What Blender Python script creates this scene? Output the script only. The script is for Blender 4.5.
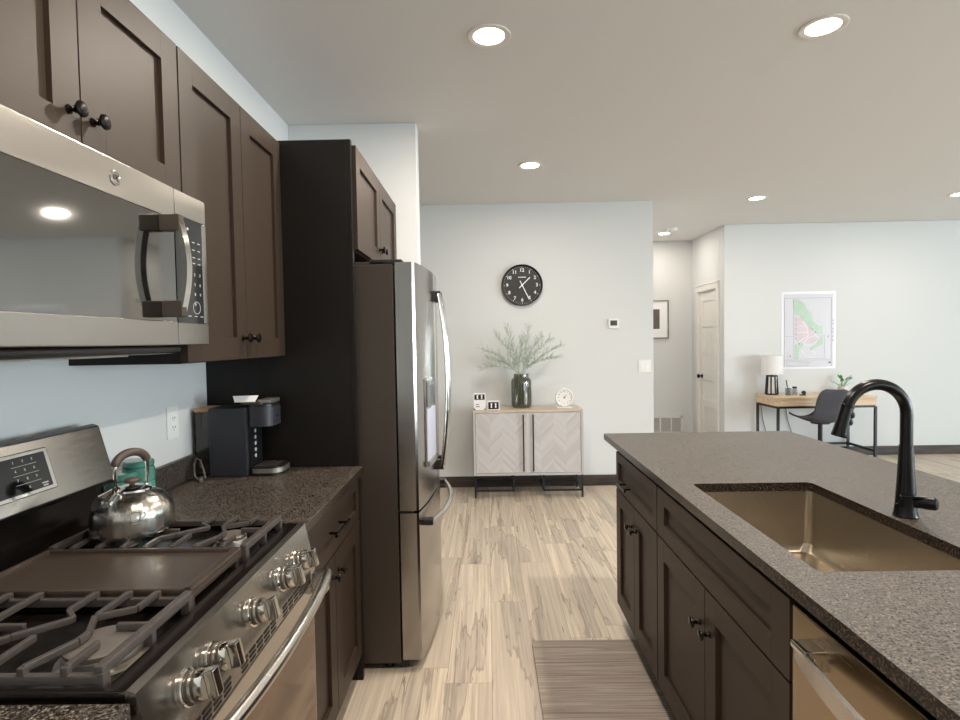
import bpy, bmesh, math, random
from mathutils import Vector, Matrix
random.seed(4)
PI = math.pi
scene = bpy.context.scene
for o in list(bpy.data.objects):
    bpy.data.objects.remove(o)
C = scene.collection

# ------------------------------------------------------------------ camera
yaw, pitch, roll = math.radians(.71387), math.radians(-1.99195), math.radians(.96908)
CAM = Vector((0, 0, 1.4278))
R0 = Vector((math.cos(yaw), math.sin(yaw), 0)); H0 = Vector((-math.sin(yaw), math.cos(yaw), 0)); Z0 = Vector((0, 0, 1))
F = H0 * math.cos(pitch) + Z0 * math.sin(pitch)
U0 = -H0 * math.sin(pitch) + Z0 * math.cos(pitch)
Rv = R0 * math.cos(roll) - U0 * math.sin(roll)
Uv = R0 * math.sin(roll) + U0 * math.cos(roll)
cd = bpy.data.cameras.new('camera'); cam = bpy.data.objects.new('camera', cd); C.objects.link(cam)
cd.sensor_width = 36; cd.lens = 552.74 / 960 * 36; cd.clip_start = .02
cam.matrix_world = Matrix(((Rv.x, Uv.x, -F.x, CAM.x), (Rv.y, Uv.y, -F.y, CAM.y), (Rv.z, Uv.z, -F.z, CAM.z), (0, 0, 0, 1)))
scene.camera = cam

# ------------------------------------------------------------------ world, daylight, exposure
w = bpy.data.worlds.new('sky'); scene.world = w; w.use_nodes = True
bg = w.node_tree.nodes['Background']; bg.inputs[0].default_value = (.72, .86, 1, 1); bg.inputs[1].default_value = 1.0
def area(name, loc, rot, sx, sy, power, col):
    l = bpy.data.lights.new(name, 'AREA'); l.shape = 'RECTANGLE'; l.size = sx; l.size_y = sy; l.energy = power; l.color = col
    o = bpy.data.objects.new(name, l); C.objects.link(o); o.location = loc; o.rotation_euler = rot
    return o
DAY = (.89, .95, 1)
area('daylight_window_one', (9.62, -1.0, 1.35), (0, PI/2, 0), 2.1, 2.8, 370, DAY)
area('daylight_window_two', (9.62, 3.4, 1.35), (0, PI/2, 0), 2.1, 2.8, 45, DAY)
area('added_rear_daylight', (6.2, -3.62, 1.25), (-PI/2, 0, PI), 3.4, 2.2, 40, DAY)  # daylight lamp added outside the unseen rear glass door
scene.view_settings.view_transform = 'Standard'; scene.view_settings.look = 'None'
scene.view_settings.gamma = 1; scene.view_settings.use_curve_mapping = False
scene.view_settings.exposure = 0.78

# ------------------------------------------------------------------ materials
def lin(h):
    if isinstance(h, (tuple, list)): return tuple(h)[:3] + (1,)
    h = h.lstrip('#'); v = [int(h[i:i+2], 16) / 255 for i in (0, 2, 4)]
    return tuple((x / 12.92 if x <= .04045 else ((x + .055) / 1.055) ** 2.4) for x in v) + (1,)
class NT:
    def __init__(s, name):
        s.m = bpy.data.materials.new(name); s.m.use_nodes = True; s.t = s.m.node_tree
        s.b = s.t.nodes['Principled BSDF']; s.out = s.t.nodes['Material Output']
    def n(s, kind, **kw):
        nd = s.t.nodes.new(kind)
        for k, v in kw.items():
            if k.startswith('i_'):
                key = k[2:]; key = int(key) if key.isdigit() else key
                s.put(nd.inputs[key], v)
            else: setattr(nd, k, v)
        return nd
    def put(s, sock, v):
        if isinstance(v, bpy.types.NodeSocket): s.t.links.new(v, sock)
        else: sock.default_value = v
    def math(s, op, a, b=0.0, c=None):
        nd = s.n('ShaderNodeMath', operation=op); s.put(nd.inputs[0], a); s.put(nd.inputs[1], b)
        if c is not None: s.put(nd.inputs[2], c)
        return nd.outputs[0]
    def mix(s, f, a, b, mode='MIX'):
        nd = s.n('ShaderNodeMix', data_type='RGBA', blend_type=mode); s.put(nd.inputs[0], f); s.put(nd.inputs[6], a); s.put(nd.inputs[7], b)
        return nd.outputs[2]
    def ramp(s, f, stops, interp='LINEAR'):
        nd = s.n('ShaderNodeValToRGB'); cr = nd.color_ramp; cr.interpolation = interp
        while len(cr.elements) > 1: cr.elements.remove(cr.elements[-1])
        cr.elements[0].position, cr.elements[0].color = stops[0][0], lin(stops[0][1])
        for p, c in stops[1:]:
            e = cr.elements.new(p); e.color = lin(c)
        s.put(nd.inputs[0], f); return nd.outputs[0]
    def coord(s, scale=(1, 1, 1), src='Object'):
        tc = s.n('ShaderNodeTexCoord'); mp = s.n('ShaderNodeMapping'); mp.inputs['Scale'].default_value = scale
        s.t.links.new(tc.outputs[src], mp.inputs[0]); return mp.outputs[0]
    def noise(s, vec, scale=5, detail=3, rough=.5, dist=0):
        nd = s.n('ShaderNodeTexNoise'); s.put(nd.inputs['Vector'], vec); nd.inputs['Scale'].default_value = scale
        nd.inputs['Detail'].default_value = detail; nd.inputs['Roughness'].default_value = rough; nd.inputs['Distortion'].default_value = dist
        return nd.outputs[0]
    def set(s, **kw):
        for k, v in kw.items():
            s.put(s.b.inputs[k.replace('_', ' ')], v)
    def bump(s, h, strength=.1, dist=.01):
        nd = s.n('ShaderNodeBump'); nd.inputs['Strength'].default_value = strength; nd.inputs['Distance'].default_value = dist
        s.put(nd.inputs['Height'], h); s.t.links.new(nd.outputs[0], s.b.inputs['Normal'])
def plain(name, col, rough=.5, metal=0, spec=None, noise=0, nscale=60, bump=0, coat=0, **kw):
    k = NT(name); c = lin(col)
    if noise:
        v = k.noise(k.coord(), nscale, 3)
        d = tuple(x * (1 - noise) for x in c[:3]) + (1,)
        k.set(Base_Color=k.mix(v, d, c))
        if bump: k.bump(v, bump, .002)
    else: k.set(Base_Color=c)
    k.set(Roughness=rough, Metallic=metal)
    if spec is not None: k.b.inputs['Specular IOR Level'].default_value = spec
    if coat: k.b.inputs['Coat Weight'].default_value = coat; k.b.inputs['Coat Roughness'].default_value = .12
    for a, v in kw.items(): k.put(k.b.inputs[a.replace('_', ' ')], v)
    return k.m
def brushed(name, col, rough=.28, scale=(1, 1, 60), metal=1.0, amp=.12):
    k = NT(name); v = k.noise(k.coord(scale), 14, 3, .6); c = lin(col)
    k.set(Base_Color=k.mix(v, tuple(x * .86 for x in c[:3]) + (1,), c), Metallic=metal,
          Roughness=k.math('MULTIPLY_ADD', v, amp, rough - amp / 2))
    k.bump(v, .02, .001); return k.m
M = {}
M['wall'] = plain('wall_paint', '#d8d9d9', .75, noise=.02, nscale=180, bump=.06)
M['ceiling'] = plain('ceiling_paint', '#e4e1de', .9, noise=.04, nscale=120, bump=.12)
M['white_trim'] = plain('white_trim_paint', '#e6e2dc', .45)
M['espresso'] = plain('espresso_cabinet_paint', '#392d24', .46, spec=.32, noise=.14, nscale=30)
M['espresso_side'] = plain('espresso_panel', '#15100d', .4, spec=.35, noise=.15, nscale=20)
M['dark_gap'] = plain('dark_interior', '#0c0908', .8)
M['black_metal'] = plain('matte_black_metal', '#0d0c0d', .24, metal=.3)
M['bronze'] = plain('dark_bronze', '#1d1917', .24, metal=.75)
M['steel'] = brushed('brushed_steel', '#b9b5af', .24)
M['steel_h'] = brushed('brushed_steel_side', '#c3bfb8', .22, (60, 1, 1))
M['fridge_steel'] = brushed('fridge_steel', '#a9a5a1', .2, (1, 1, 90))
M['chrome'] = plain('polished_steel', '#d2cfca', .1, metal=1)
M['sink_steel'] = plain('sink_steel', '#bfb6a8', .27, metal=1)
M['slate'] = plain('dark_grey_enamel', '#4b423b', .42, metal=.35, noise=.12, nscale=200, bump=.08)
M['black_glass'] = plain('black_glass', '#0b0b0c', .05, coat=.4)
M['mw_glass'] = plain('microwave_glass', '#8d8d8b', .05, metal=1)
M['black_enamel'] = plain('black_enamel', '#15110f', .2)
M['cast_iron'] = plain('cast_iron', '#5a5350', .4, noise=.25, nscale=200, bump=.25, metal=.35)
M['griddle'] = plain('griddle_iron', '#51463e', .28, noise=.2, nscale=90, bump=.1, metal=.3)
M['burner'] = plain('burner_cap', '#8b847d', .45, metal=.6, noise=.2, nscale=60)
M['alu'] = plain('cast_aluminium', '#b7b0a6', .35, metal=.9)
M['plastic_black'] = plain('black_plastic', '#17171a', .38)
M['plastic_navy'] = plain('graphite_plastic', '#2a2b31', .42, noise=.1, nscale=150)
M['grey_mark'] = plain('pale_print', '#b9b9b6', .5)
M['white_plastic'] = plain('white_plastic', '#ecebe8', .35)
M['white'] = plain('white_paper', '#f1eff0', .6)
M['teal'] = plain('teal_glazed_glass', '#548f80', .15, coat=.6, noise=.3, nscale=12)
M['brown_grip'] = plain('brown_grip', '#46372f', .5)
M['black_felt'] = plain('grey_upholstery', '#4f4e55', .9, noise=.35, nscale=300, bump=.2)
M['clock_face'] = plain('black_clock_face', '#2a2929', .5)
M['grey_lcd'] = plain('grey_display', '#55575a', .25)
M['leaf_pale'] = plain('pale_green_foliage', '#b3c2ae', .7, noise=.25, nscale=40)
M['leaf_green'] = plain('green_leaf', '#4f9a55', .5, noise=.3, nscale=20)
M['pot'] = plain('white_pot', '#d9d6d0', .5)
M['map_green'] = plain('map_green', '#b4ccb5', .3, noise=.3, nscale=14)  # map green, pink and sheet paled to include haze reflected off the sleeve
M['map_pink'] = plain('map_pink', '#d3c0c7', .3, noise=.2, nscale=14)
M['map_sheet'] = plain('map_sheet', '#cfcdd5', .42, coat=.12)
M['map_ink'] = plain('map_ink', '#74727d', .4)
M['map_path'] = plain('map_path', '#eae6ea', .4)
M['sleeve'] = plain('poster_sleeve', '#e6e4ec', .3, coat=.3)
M['lampshade'] = plain('lampshade_fabric', '#ebe9ea', .8, noise=.06, nscale=300)
M['mat_wood_edge'] = plain('mat_edge', '#3a3330', .7)
M['frame_wood'] = plain('picture_frame', '#6d6259', .5)
M['picture_grey'] = plain('picture_print', '#6e625e', .6, noise=.4, nscale=16)
M['bw_print'] = plain('dark_photo_print', '#1a191b', .35, noise=.4, nscale=70)
M['bead'] = plain('corner_bead_paint', '#e8e5e0', .6)
M['rail_black'] = plain('black_square_tube', '#191a1f', .45)
M['cord'] = plain('grey_cord', '#5a5654', .55)
M['vent_slot'] = plain('dark_slot', '#080707', .7)
M['ink_dark'] = plain('dark_ink', '#2a2a2c', .6)
M['reservoir'] = plain('smoked_reservoir', '#2c2823', .12, coat=.5)
M['tan'] = plain('tan_plastic', '#b48f6c', .5)

def emis(name, col, st):
    k = NT(name); k.set(Base_Color=lin(col)); k.b.inputs['Emission Color'].default_value = lin(col); k.b.inputs['Emission Strength'].default_value = st
    return k.m
M['diffuser'] = emis('lit_diffuser', '#fff1dc', 9)

def pane_mat(name, tint, f=.08):
    k = NT(name); tr = k.n('ShaderNodeBsdfTransparent'); tr.inputs[0].default_value = lin(tint)
    gl = k.n('ShaderNodeBsdfGlossy'); gl.inputs[0].default_value = (1, 1, 1, 1); gl.inputs['Roughness'].default_value = .03
    mx = k.n('ShaderNodeMixShader'); mx.inputs[0].default_value = f
    k.t.links.new(tr.outputs[0], mx.inputs[1]); k.t.links.new(gl.outputs[0], mx.inputs[2]); k.t.links.new(mx.outputs[0], k.out.inputs[0])
    return k.m
M['pane'] = pane_mat('window_glass', '#f4f8f8')
M['smoke_glass'] = pane_mat('smoked_green_glass', '#c9cabf', .12)
M['clear_glass'] = pane_mat('clear_jar_glass', '#d8dde0', .2)

def granite():
    k = NT('leathered_granite'); co = k.coord()
    a = k.noise(co, 250, 2, .6); b = k.noise(co, 480, 2, .6); c = k.noise(co, 60, 2, .6)
    col = k.ramp(a, [(.38, '#14100d'), (.47, '#2b231d'), (.55, '#4d433a'), (.67, '#968b7e')])
    col = k.mix(k.math('MULTIPLY', k.ramp(b, [(.45, '#000000'), (.6, '#ffffff')]), .45), col, lin('#1a130f'))
    col = k.mix(k.math('MULTIPLY', k.ramp(c, [(.45, '#000000'), (.6, '#ffffff')]), .25), col, lin('#241a14'))
    k.set(Base_Color=col, Roughness=k.ramp(a, [(.35, (.26,.26,.26)), (.65, (.46,.46,.46))]))
    k.b.inputs['Specular IOR Level'].default_value = .7
    k.bump(k.noise(co, 170, 3, .65), .55, .006); return k.m
M['granite'] = granite()
def granite_edge():  # darker, glossier granite for the side faces of a slab
    k = NT('dark_glossy_granite_edge'); a = k.noise(k.coord(), 250, 2, .6)
    k.set(Base_Color=k.ramp(a, [(.4, '#0d0a08'), (.52, '#221a15'), (.68, '#5a4d43')]), Roughness=.22); return k.m
M['granite_edge'] = granite_edge()
def edges(o):
    o.data.materials.append(M['granite_edge'])
    for p in o.data.polygons:
        if abs(p.normal.z) < .5: p.material_index = 1
    return o

def floor_mat():
    k = NT('oak_laminate_planks'); g = k.n('ShaderNodeNewGeometry'); sp = k.n('ShaderNodeSeparateXYZ'); k.t.links.new(g.outputs['Position'], sp.inputs[0])
    X, Y = sp.outputs[0], sp.outputs[1]
    px = k.math('DIVIDE', X, .19); ix = k.math('FLOOR', px); fx = k.math('FRACT', px)
    wn = k.n('ShaderNodeTexWhiteNoise', noise_dimensions='1D'); k.put(wn.inputs['W'], ix)
    py = k.math('DIVIDE', k.math('ADD', Y, k.math('MULTIPLY', wn.outputs[0], 1.23)), 1.23); iy = k.math('FLOOR', py); fy = k.math('FRACT', py)
    cv = k.n('ShaderNodeCombineXYZ'); k.put(cv.inputs[0], ix); k.put(cv.inputs[1], iy)
    w2 = k.n('ShaderNodeTexWhiteNoise', noise_dimensions='2D'); k.put(w2.inputs['Vector'], cv.outputs[0]); r = w2.outputs[0]
    def vec(sx, sy, off):
        v = k.n('ShaderNodeCombineXYZ'); k.put(v.inputs[0], k.math('MULTIPLY', X, sx)); k.put(v.inputs[1], k.math('MULTIPLY', Y, sy)); k.put(v.inputs[2], k.math('MULTIPLY', r, off)); return v.outputs[0]
    base = k.ramp(r, [(0, '#cfc1ad'), (.3, '#dccdb7'), (.6, '#cabdad'), (.8, '#e0d0bb'), (1, '#d3c6b5')])
    grain = k.noise(vec(70, 1.3, 31), 1, 4, .7, .2)
    base = k.mix(k.ramp(grain, [(.36, '#000000'), (.62, '#ffffff')]), lin('#b5a797'), base)
    broad = k.noise(vec(14, .55, 12), 1, 3, .5, .3)
    base = k.mix(k.math('MULTIPLY', k.ramp(broad, [(.48, '#000000'), (.62, '#ffffff')]), .45), base, lin('#afa397'))
    st = k.noise(vec(6.8, .62, 57), 1, 5, .52, .35)
    grey = k.ramp(st, [(.548, '#000000'), (.556, '#bbbbbb'), (.64, '#ffffff')])
    base = k.mix(k.math('MULTIPLY', grey, .62), base, k.mix(k.ramp(grain, [(.35, '#000000'), (.65, '#ffffff')]), lin('#7d736c'), lin('#a89d93')))
    edge = k.ramp(st, [(.541, '#000000'), (.550, '#ffffff'), (.562, '#000000')])
    base = k.mix(k.math('MULTIPLY', edge, .5), base, lin('#5b4e44'))
    kn = k.noise(vec(26, 4.2, 83), 1, 4, .62, .6)
    base = k.mix(k.ramp(kn, [(.645, '#000000'), (.71, '#dddddd')]), base, lin('#5a4a3f'))
    sx = k.math('LESS_THAN', k.math('MINIMUM', fx, k.math('SUBTRACT', 1, fx)), .008)
    sy = k.math('LESS_THAN', fy, .0022)
    base = k.mix(k.math('MULTIPLY', k.math('MAXIMUM', sx, sy), .5), base, lin('#7d6a57'))
    k.set(Base_Color=base, Roughness=k.math('MULTIPLY_ADD', grain, .15, .3)); k.b.inputs['Specular IOR Level'].default_value = .4
    k.bump(grain, .05, .002); return k.m
M['floor'] = floor_mat()
def wood(name, a, b, sc, rough=.5):
    k = NT(name); v = k.noise(k.coord(sc), 1, 4, .6, .6); k.set(Base_Color=k.ramp(v, [(.35, a), (.62, b)]), Roughness=rough); k.bump(v, .08, .002); return k.m
M['base_wood'] = wood('dark_wood_baseboard', '#1a1411', '#4b3c33', (3, 30, 40))
M['desk_wood'] = wood('light_oak_desk', '#c7ab8b', '#dec7aa', (3, 20, 60))
M['side_wood'] = wood('pale_oak_top', '#b7a898', '#cdbfae', (4, 40, 40))
def chevron():
    k = NT('whitewashed_chevron'); tc = k.n('ShaderNodeTexCoord'); sp = k.n('ShaderNodeSeparateXYZ'); k.t.links.new(tc.outputs['Object'], sp.inputs[0])
    X, Z = sp.outputs[0], sp.outputs[2]
    zz = k.math('ADD', Z, k.math('ABSOLUTE', k.math('SUBTRACT', k.math('PINGPONG', X, .115), 0.0)))
    q = k.math('DIVIDE', zz, .036); i = k.math('FLOOR', q); f = k.math('FRACT', q)
    wn = k.n('ShaderNodeTexWhiteNoise', noise_dimensions='2D'); cv = k.n('ShaderNodeCombineXYZ'); k.put(cv.inputs[0], i); k.put(cv.inputs[1], k.math('FLOOR', k.math('DIVIDE', X, .115))); k.put(wn.inputs['Vector'], cv.outputs[0])
    col = k.ramp(wn.outputs[0], [(0, '#bab6b6'), (.5, '#c2bebe'), (1, '#c9c6c7')])
    col = k.mix(k.math('MULTIPLY', k.math('LESS_THAN', f, .1), .35), col, lin('#d5d2d3'))
    k.set(Base_Color=col, Roughness=.5); return k.m
M['chevron'] = chevron()
def mat_mat():
    k = NT('striped_mat'); co = k.coord((.6, 34, 1)); v = k.noise(co, 1, 3, .7)
    fine = k.noise(k.coord((60, 340, 1)), 1, 2, .6)
    c = k.ramp(v, [(.34, '#7d7067'), (.45, '#988b80'), (.5, '#b0a59a'), (.53, '#877a70'), (.66, '#a79a8f')])
    k.set(Base_Color=k.mix(k.math('MULTIPLY', fine, .35), c, lin('#4d443e')), Roughness=.65); k.bump(fine, .2, .002); return k.m
M['floor_mat'] = mat_mat()

# ------------------------------------------------------------------ mesh helpers
ORG = {}
class MB:
    def __init__(s): s.bm = bmesh.new()
    def box(s, x0, x1, y0, y1, z0, z1, bev=0, seg=2):
        c = Vector(((x0+x1)/2, (y0+y1)/2, (z0+z1)/2))
        m = Matrix.Translation(c) @ Matrix.Diagonal((abs(x1-x0), abs(y1-y0), abs(z1-z0), 1))
        r = bmesh.ops.create_cube(s.bm, size=1, matrix=m)
        if bev:
            es = list({e for v in r['verts'] for e in v.link_edges})
            bmesh.ops.bevel(s.bm, geom=es, offset=bev, segments=seg, profile=.5, affect='EDGES')
        return s
    def obox(s, mtx, sx, sy, sz, bev=0):
        r = bmesh.ops.create_cube(s.bm, size=1, matrix=mtx @ Matrix.Diagonal((sx, sy, sz, 1)))
        if bev:
            es = list({e for v in r['verts'] for e in v.link_edges})
            bmesh.ops.bevel(s.bm, geom=es, offset=bev, segments=2, profile=.5, affect='EDGES')
        return s
    def bar(s, a, b, w, h, bev=0, up=(0, 0, 1)):
        a, b = Vector(a), Vector(b); d = b - a; L = d.length; d.normalize(); u = Vector(up)
        if abs(d.dot(u)) > .99: u = Vector((1, 0, 0))
        x = d.cross(u).normalized(); z = x.cross(d)
        m = Matrix(((d.x, x.x, z.x, 0), (d.y, x.y, z.y, 0), (d.z, x.z, z.z, 0), (0, 0, 0, 1))); m.translation = (a + b) / 2
        return s.obox(m, L, w, h, bev)
    def rings(s, rs, cap=True, closed=False):
        vs = [[s.bm.verts.new(p) for p in r] for r in rs]; n = len(vs[0])
        pairs = list(zip(vs[:-1], vs[1:])) + ([(vs[-1], vs[0])] if closed else [])
        for a, b in pairs:
            for i in range(n):
                j = (i + 1) % n
                try: s.bm.faces.new((a[i], a[j], b[j], b[i]))
                except ValueError: pass
        if cap and not closed:
            s.bm.faces.new(list(reversed(vs[0]))); s.bm.faces.new(vs[-1])
        return s
    def tube(s, pts, r, n=10, flat=1.0, up=(0, 0, 1), closed=False):
        pts = [Vector(p) for p in pts]; N = len(pts); rs = r if isinstance(r, (list, tuple)) else [r] * N; out = []
        prev = None
        for i, p in enumerate(pts):
            if closed: d = pts[(i + 1) % N] - pts[i - 1]
            else: d = pts[min(i + 1, N - 1)] - pts[max(i - 1, 0)]
            d.normalize()
            if prev is None:
                u = Vector(up)
                if abs(d.dot(u)) > .95: u = Vector((1, 0, 0)) if abs(d.x) < .9 else Vector((0, 1, 0))
                x = d.cross(u).normalized()
            else: x = (prev - d * prev.dot(d)).normalized()
            prev = x; y = d.cross(x)
            out.append([p + (x * math.cos(t) * flat + y * math.sin(t)) * rs[i] for t in [2*PI*k/n for k in range(n)]])
        return s.rings(out, cap=not closed, closed=closed)
    def lathe(s, prof, c=(0, 0, 0), axis=(0, 0, 1), n=24, cap=True):
        a = Vector(axis).normalized(); u = a.orthogonal().normalized(); v = a.cross(u); c = Vector(c)
        return s.rings([[c + a * h + (u * math.cos(t) + v * math.sin(t)) * max(r, 1e-4) for t in [2*PI*k/n for k in range(n)]] for r, h in prof], cap)
    def prism(s, poly, axis, a0, a1):
        def P(p, a): return {'x': (a, p[0], p[1]), 'y': (p[0], a, p[1]), 'z': (p[0], p[1], a)}[axis]
        return s.rings([[P(p, a0) for p in poly], [P(p, a1) for p in poly]])
    def ball(s, c, r, sc=(1, 1, 1), n=16):
        bmesh.ops.create_uvsphere(s.bm, u_segments=n, v_segments=n//2 + 2, radius=r, matrix=Matrix.Translation(c) @ Matrix.Diagonal(tuple(sc) + (1,))); return s
    def plate(s, poly, origin, ux, uy, th):
        ux, uy, o = Vector(ux), Vector(uy), Vector(origin); nrm = ux.cross(uy).normalized() * th
        b = [o + ux*p[0] + uy*p[1] for p in poly]
        return s.rings([b, [q + nrm for q in b]])
    def sheet(s, f, nu, nv, th, closed=False):
        """curved slab: f(u,v) -> (point, normal)"""
        front = [[s.bm.verts.new(f(i/nu, j/nv)[0]) for j in range(nv+1)] for i in range(nu+1)]
        back = [[s.bm.verts.new(f(i/nu, j/nv)[0] - f(i/nu, j/nv)[1]*th) for j in range(nv+1)] for i in range(nu+1)]
        for i in range(nu):
            for j in range(nv):
                s.bm.faces.new((front[i][j], front[i+1][j], front[i+1][j+1], front[i][j+1]))
                s.bm.faces.new((back[i][j], back[i][j+1], back[i+1][j+1], back[i+1][j]))
        for i in range(nu):
            s.bm.faces.new((front[i][0], back[i][0], back[i+1][0], front[i+1][0])); s.bm.faces.new((front[i][nv], front[i+1][nv], back[i+1][nv], back[i][nv]))
        for j in range(nv):
            s.bm.faces.new((front[0][j], front[0][j+1], back[0][j+1], back[0][j])); s.bm.faces.new((front[nu][j], back[nu][j], back[nu][j+1], front[nu][j+1]))
        return s
    def text(s, body, size, mtx, ext=.0006, bold=0):
        cu = bpy.data.curves.new('t', 'FONT'); cu.body = body; cu.size = size; cu.align_x = 'CENTER'; cu.align_y = 'CENTER'; cu.extrude = ext; cu.offset = bold; cu.resolution_u = 2
        o = bpy.data.objects.new('t', cu); C.objects.link(o)
        dg = bpy.context.evaluated_depsgraph_get(); me = bpy.data.meshes.new_from_object(o.evaluated_get(dg))
        me.transform(mtx); s.bm.from_mesh(me)
        bpy.data.objects.remove(o); bpy.data.curves.remove(cu); bpy.data.meshes.remove(me); return s
    def build(s, name, m, parent=None, origin=None, ang=.6):
        bm = s.bm; bmesh.ops.recalc_face_normals(bm, faces=bm.faces[:])
        if parent is not None: org = ORG[parent.name]
        elif origin is not None: org = Vector(origin)
        else:
            xs = [v.co for v in bm.verts]; lo = [min(v[i] for v in xs) for i in range(3)]; hi = [max(v[i] for v in xs) for i in range(3)]
            org = Vector(((lo[0]+hi[0])/2, (lo[1]+hi[1])/2, lo[2]))
        for v in bm.verts: v.co -= org
        me = bpy.data.meshes.new(name); bm.to_mesh(me); bm.free()
        me.shade_smooth(); me.set_sharp_from_angle(angle=ang)
        me.materials.append(M[m] if isinstance(m, str) else m)
        o = bpy.data.objects.new(name, me); C.objects.link(o)
        wn = o.modifiers.new('weighted', 'WEIGHTED_NORMAL'); wn.keep_sharp = True
        if parent is not None: o.parent = parent
        else: o.location = org
        ORG[o.name] = org; return o
def B(*a, **k): return MB().box(*a, **k)
def tag(o, label, cat, group=None):
    o['label'] = label; o['category'] = cat
    if group: o['group'] = group
    return o
def thing(name, loc, label, cat, group=None):
    o = bpy.data.objects.new(name, None); o.empty_display_size = .1; C.objects.link(o); o.location = loc; ORG[o.name] = Vector(loc)
    return tag(o, label, cat, group)
def struct(name, mb, m, **k):
    o = mb.build(name, m, **k); o['kind'] = 'structure'; return o
def rrect(x0, x1, y0, y1, r, n=5):
    pts = []
    for cx, cy, a in ((x1-r, y1-r, 0), (x0+r, y1-r, PI/2), (x0+r, y0+r, PI), (x1-r, y0+r, 3*PI/2)):
        for i in range(n+1): pts.append((cx + r*math.cos(a + PI/2*i/n), cy + r*math.sin(a + PI/2*i/n)))
    return pts
def circ(cx, cy, r, n=32): return [(cx + r*math.cos(2*PI*i/n), cy + r*math.sin(2*PI*i/n)) for i in range(n)]

# ================================================================== the room
XL, CE = -1.171, 2.74
YR, YC, YD, YH = 3.35, 5.36, 6.563, 7.58          # fridge wall, clock wall, desk wall, hall end
XC, XH, XE, YB = 1.61, 2.806, 9.5, -3.5
struct('floor', B(-3.2, 9.7, -3.7, 7.8, -.1, 0), 'floor')
struct('ceiling', B(-3.2, 9.7, -3.7, 7.8, CE, CE+.1), 'ceiling')
struct('wall_left', B(XL-.12, XL, YB, YR+.12, 0, CE), 'wall')
struct('wall_fridge_side', B(XL, -.404, YR, YR+.12, 0, CE, bev=.004), 'wall')
struct('wall_far', B(-3.0, XC, YC, YC+.12, 0, CE), 'wall')
struct('wall_far_left', B(-3.12, -3.0, YR+.0, YC+.12, 0, CE), 'wall')
struct('wall_passage_side', B(-3.12, XL-.12, YR, YR+.12, 0, CE), 'wall')
struct('wall_hall_left', B(XC-.12, XC, YC+.12, YH, 0, CE), 'wall')
struct('wall_hall_end', B(XC-.12, XH+.12, YH, YH+.12, 0, CE), 'wall')
DY0, DY1, DZ = 6.775, 7.345, 2.02
hw = MB(); hw.box(XH, XH+.12, YD+.12, DY0, 0, CE).box(XH, XH+.12, DY1, YH, 0, CE).box(XH, XH+.12, DY0, DY1, DZ, CE)
struct('wall_hall_right', hw, 'wall')
struct('wall_desk_side', B(XH, XE, YD, YD+.12, 0, CE, bev=.004), 'wall')
# right wall with two windows
def wall_with_holes_x(x0, x1, y0, y1, holes):
    m = MB(); y = y0
    for a, b, z0, z1 in holes:
        m.box(x0, x1, y, a, 0, CE); m.box(x0, x1, a, b, 0, z0); m.box(x0, x1, a, b, z1, CE); y = b
    m.box(x0, x1, y, y1, 0, CE); return m
struct('wall_right', wall_with_holes_x(XE, XE+.12, YB, YD+.12, [(-2.4, .4, .3, 2.4), (2.0, 4.8, .3, 2.4)]), 'wall')
for i, (a, b) in enumerate(((-2.4, .4), (2.0, 4.8))):
    fr = MB(); z0, z1 = .3, 2.4; x0, x1 = XE+.02, XE+.08
    fr.box(x0, x1, a, a+.06, z0, z1).box(x0, x1, b-.06, b, z0, z1).box(x0, x1, a, b, z0, z0+.06).box(x0, x1, a, b, z1-.06, z1).box(x0, x1, (a+b)/2-.025, (a+b)/2+.025, z0, z1)
    wn = struct('window_%d' % (i+1), fr, 'white_trim')
    B(XE+.045, XE+.051, a+.06, b-.06, z0+.06, z1-.06).build('pane', 'pane', wn)
rw = MB(); rw.box(XL-.12, 4.5, YB-.12, YB, 0, CE).box(7.9, XE+.12, YB-.12, YB, 0, CE).box(4.5, 7.9, YB-.12, YB, 2.35, CE)
struct('wall_rear', rw, 'wall')
fr = MB(); fr.box(4.5, 4.57, YB-.09, YB-.03, 0, 2.35).box(7.83, 7.9, YB-.09, YB-.03, 0, 2.35).box(4.5, 7.9, YB-.09, YB-.03, 2.28, 2.35).box(4.5, 7.9, YB-.09, YB-.03, 0, .07).box(6.16, 6.24, YB-.09, YB-.03, 0, 2.35)
sd = struct('added_rear_door', fr, 'white_trim'); B(4.57, 7.83, YB-.064, YB-.058, .07, 2.28).build('pane', 'pane', sd)  # unseen glass door, added as a source for rear daylight
# baseboards
struct('baseboard_far', B(-2.9, XC, YC-.015, YC, 0, .105, bev=.003), 'base_wood')
struct('baseboard_desk_side', B(XH, XE, YD-.015, YD, 0, .105, bev=.003), 'base_wood')
struct('baseboard_hall_end', B(XC, XH, YH-.015, YH, 0, .105, bev=.003), 'base_wood')
# hall door
fr = MB(); fr.box(XH-.018, XH+.0, DY0-.075, DY0, 0, DZ+.0).box(XH-.018, XH, DY1, DY1+.07, 0, DZ).box(XH-.018, XH, DY0-.075, DY1+.07, DZ, DZ+.07).box(XH-.026, XH, DY0-.085, DY1+.08, DZ+.07, DZ+.085)
fr.box(XH, XH+.11, DY0, DY0+.012, 0, DZ).box(XH, XH+.11, DY1-.012, DY1, 0, DZ).box(XH, XH+.11, DY0+.012, DY1-.012, DZ-.012, DZ)
struct('trim_1', fr, 'white_trim')
dr = MB(); a, b = DY0+.015, DY1-.015; xf = XH+.014
dr.box(xf+.011, xf+.036, a, b, .01, DZ-.016)
dr.box(xf, xf+.012, a, a+.09, .01, DZ-.016).box(xf, xf+.012, b-.09, b, .01, DZ-.016)
zs = [.01, .2, .53, .62, .88, .97, 1.22, 1.31, 1.56, 1.65, 1.89, DZ-.016]
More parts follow.
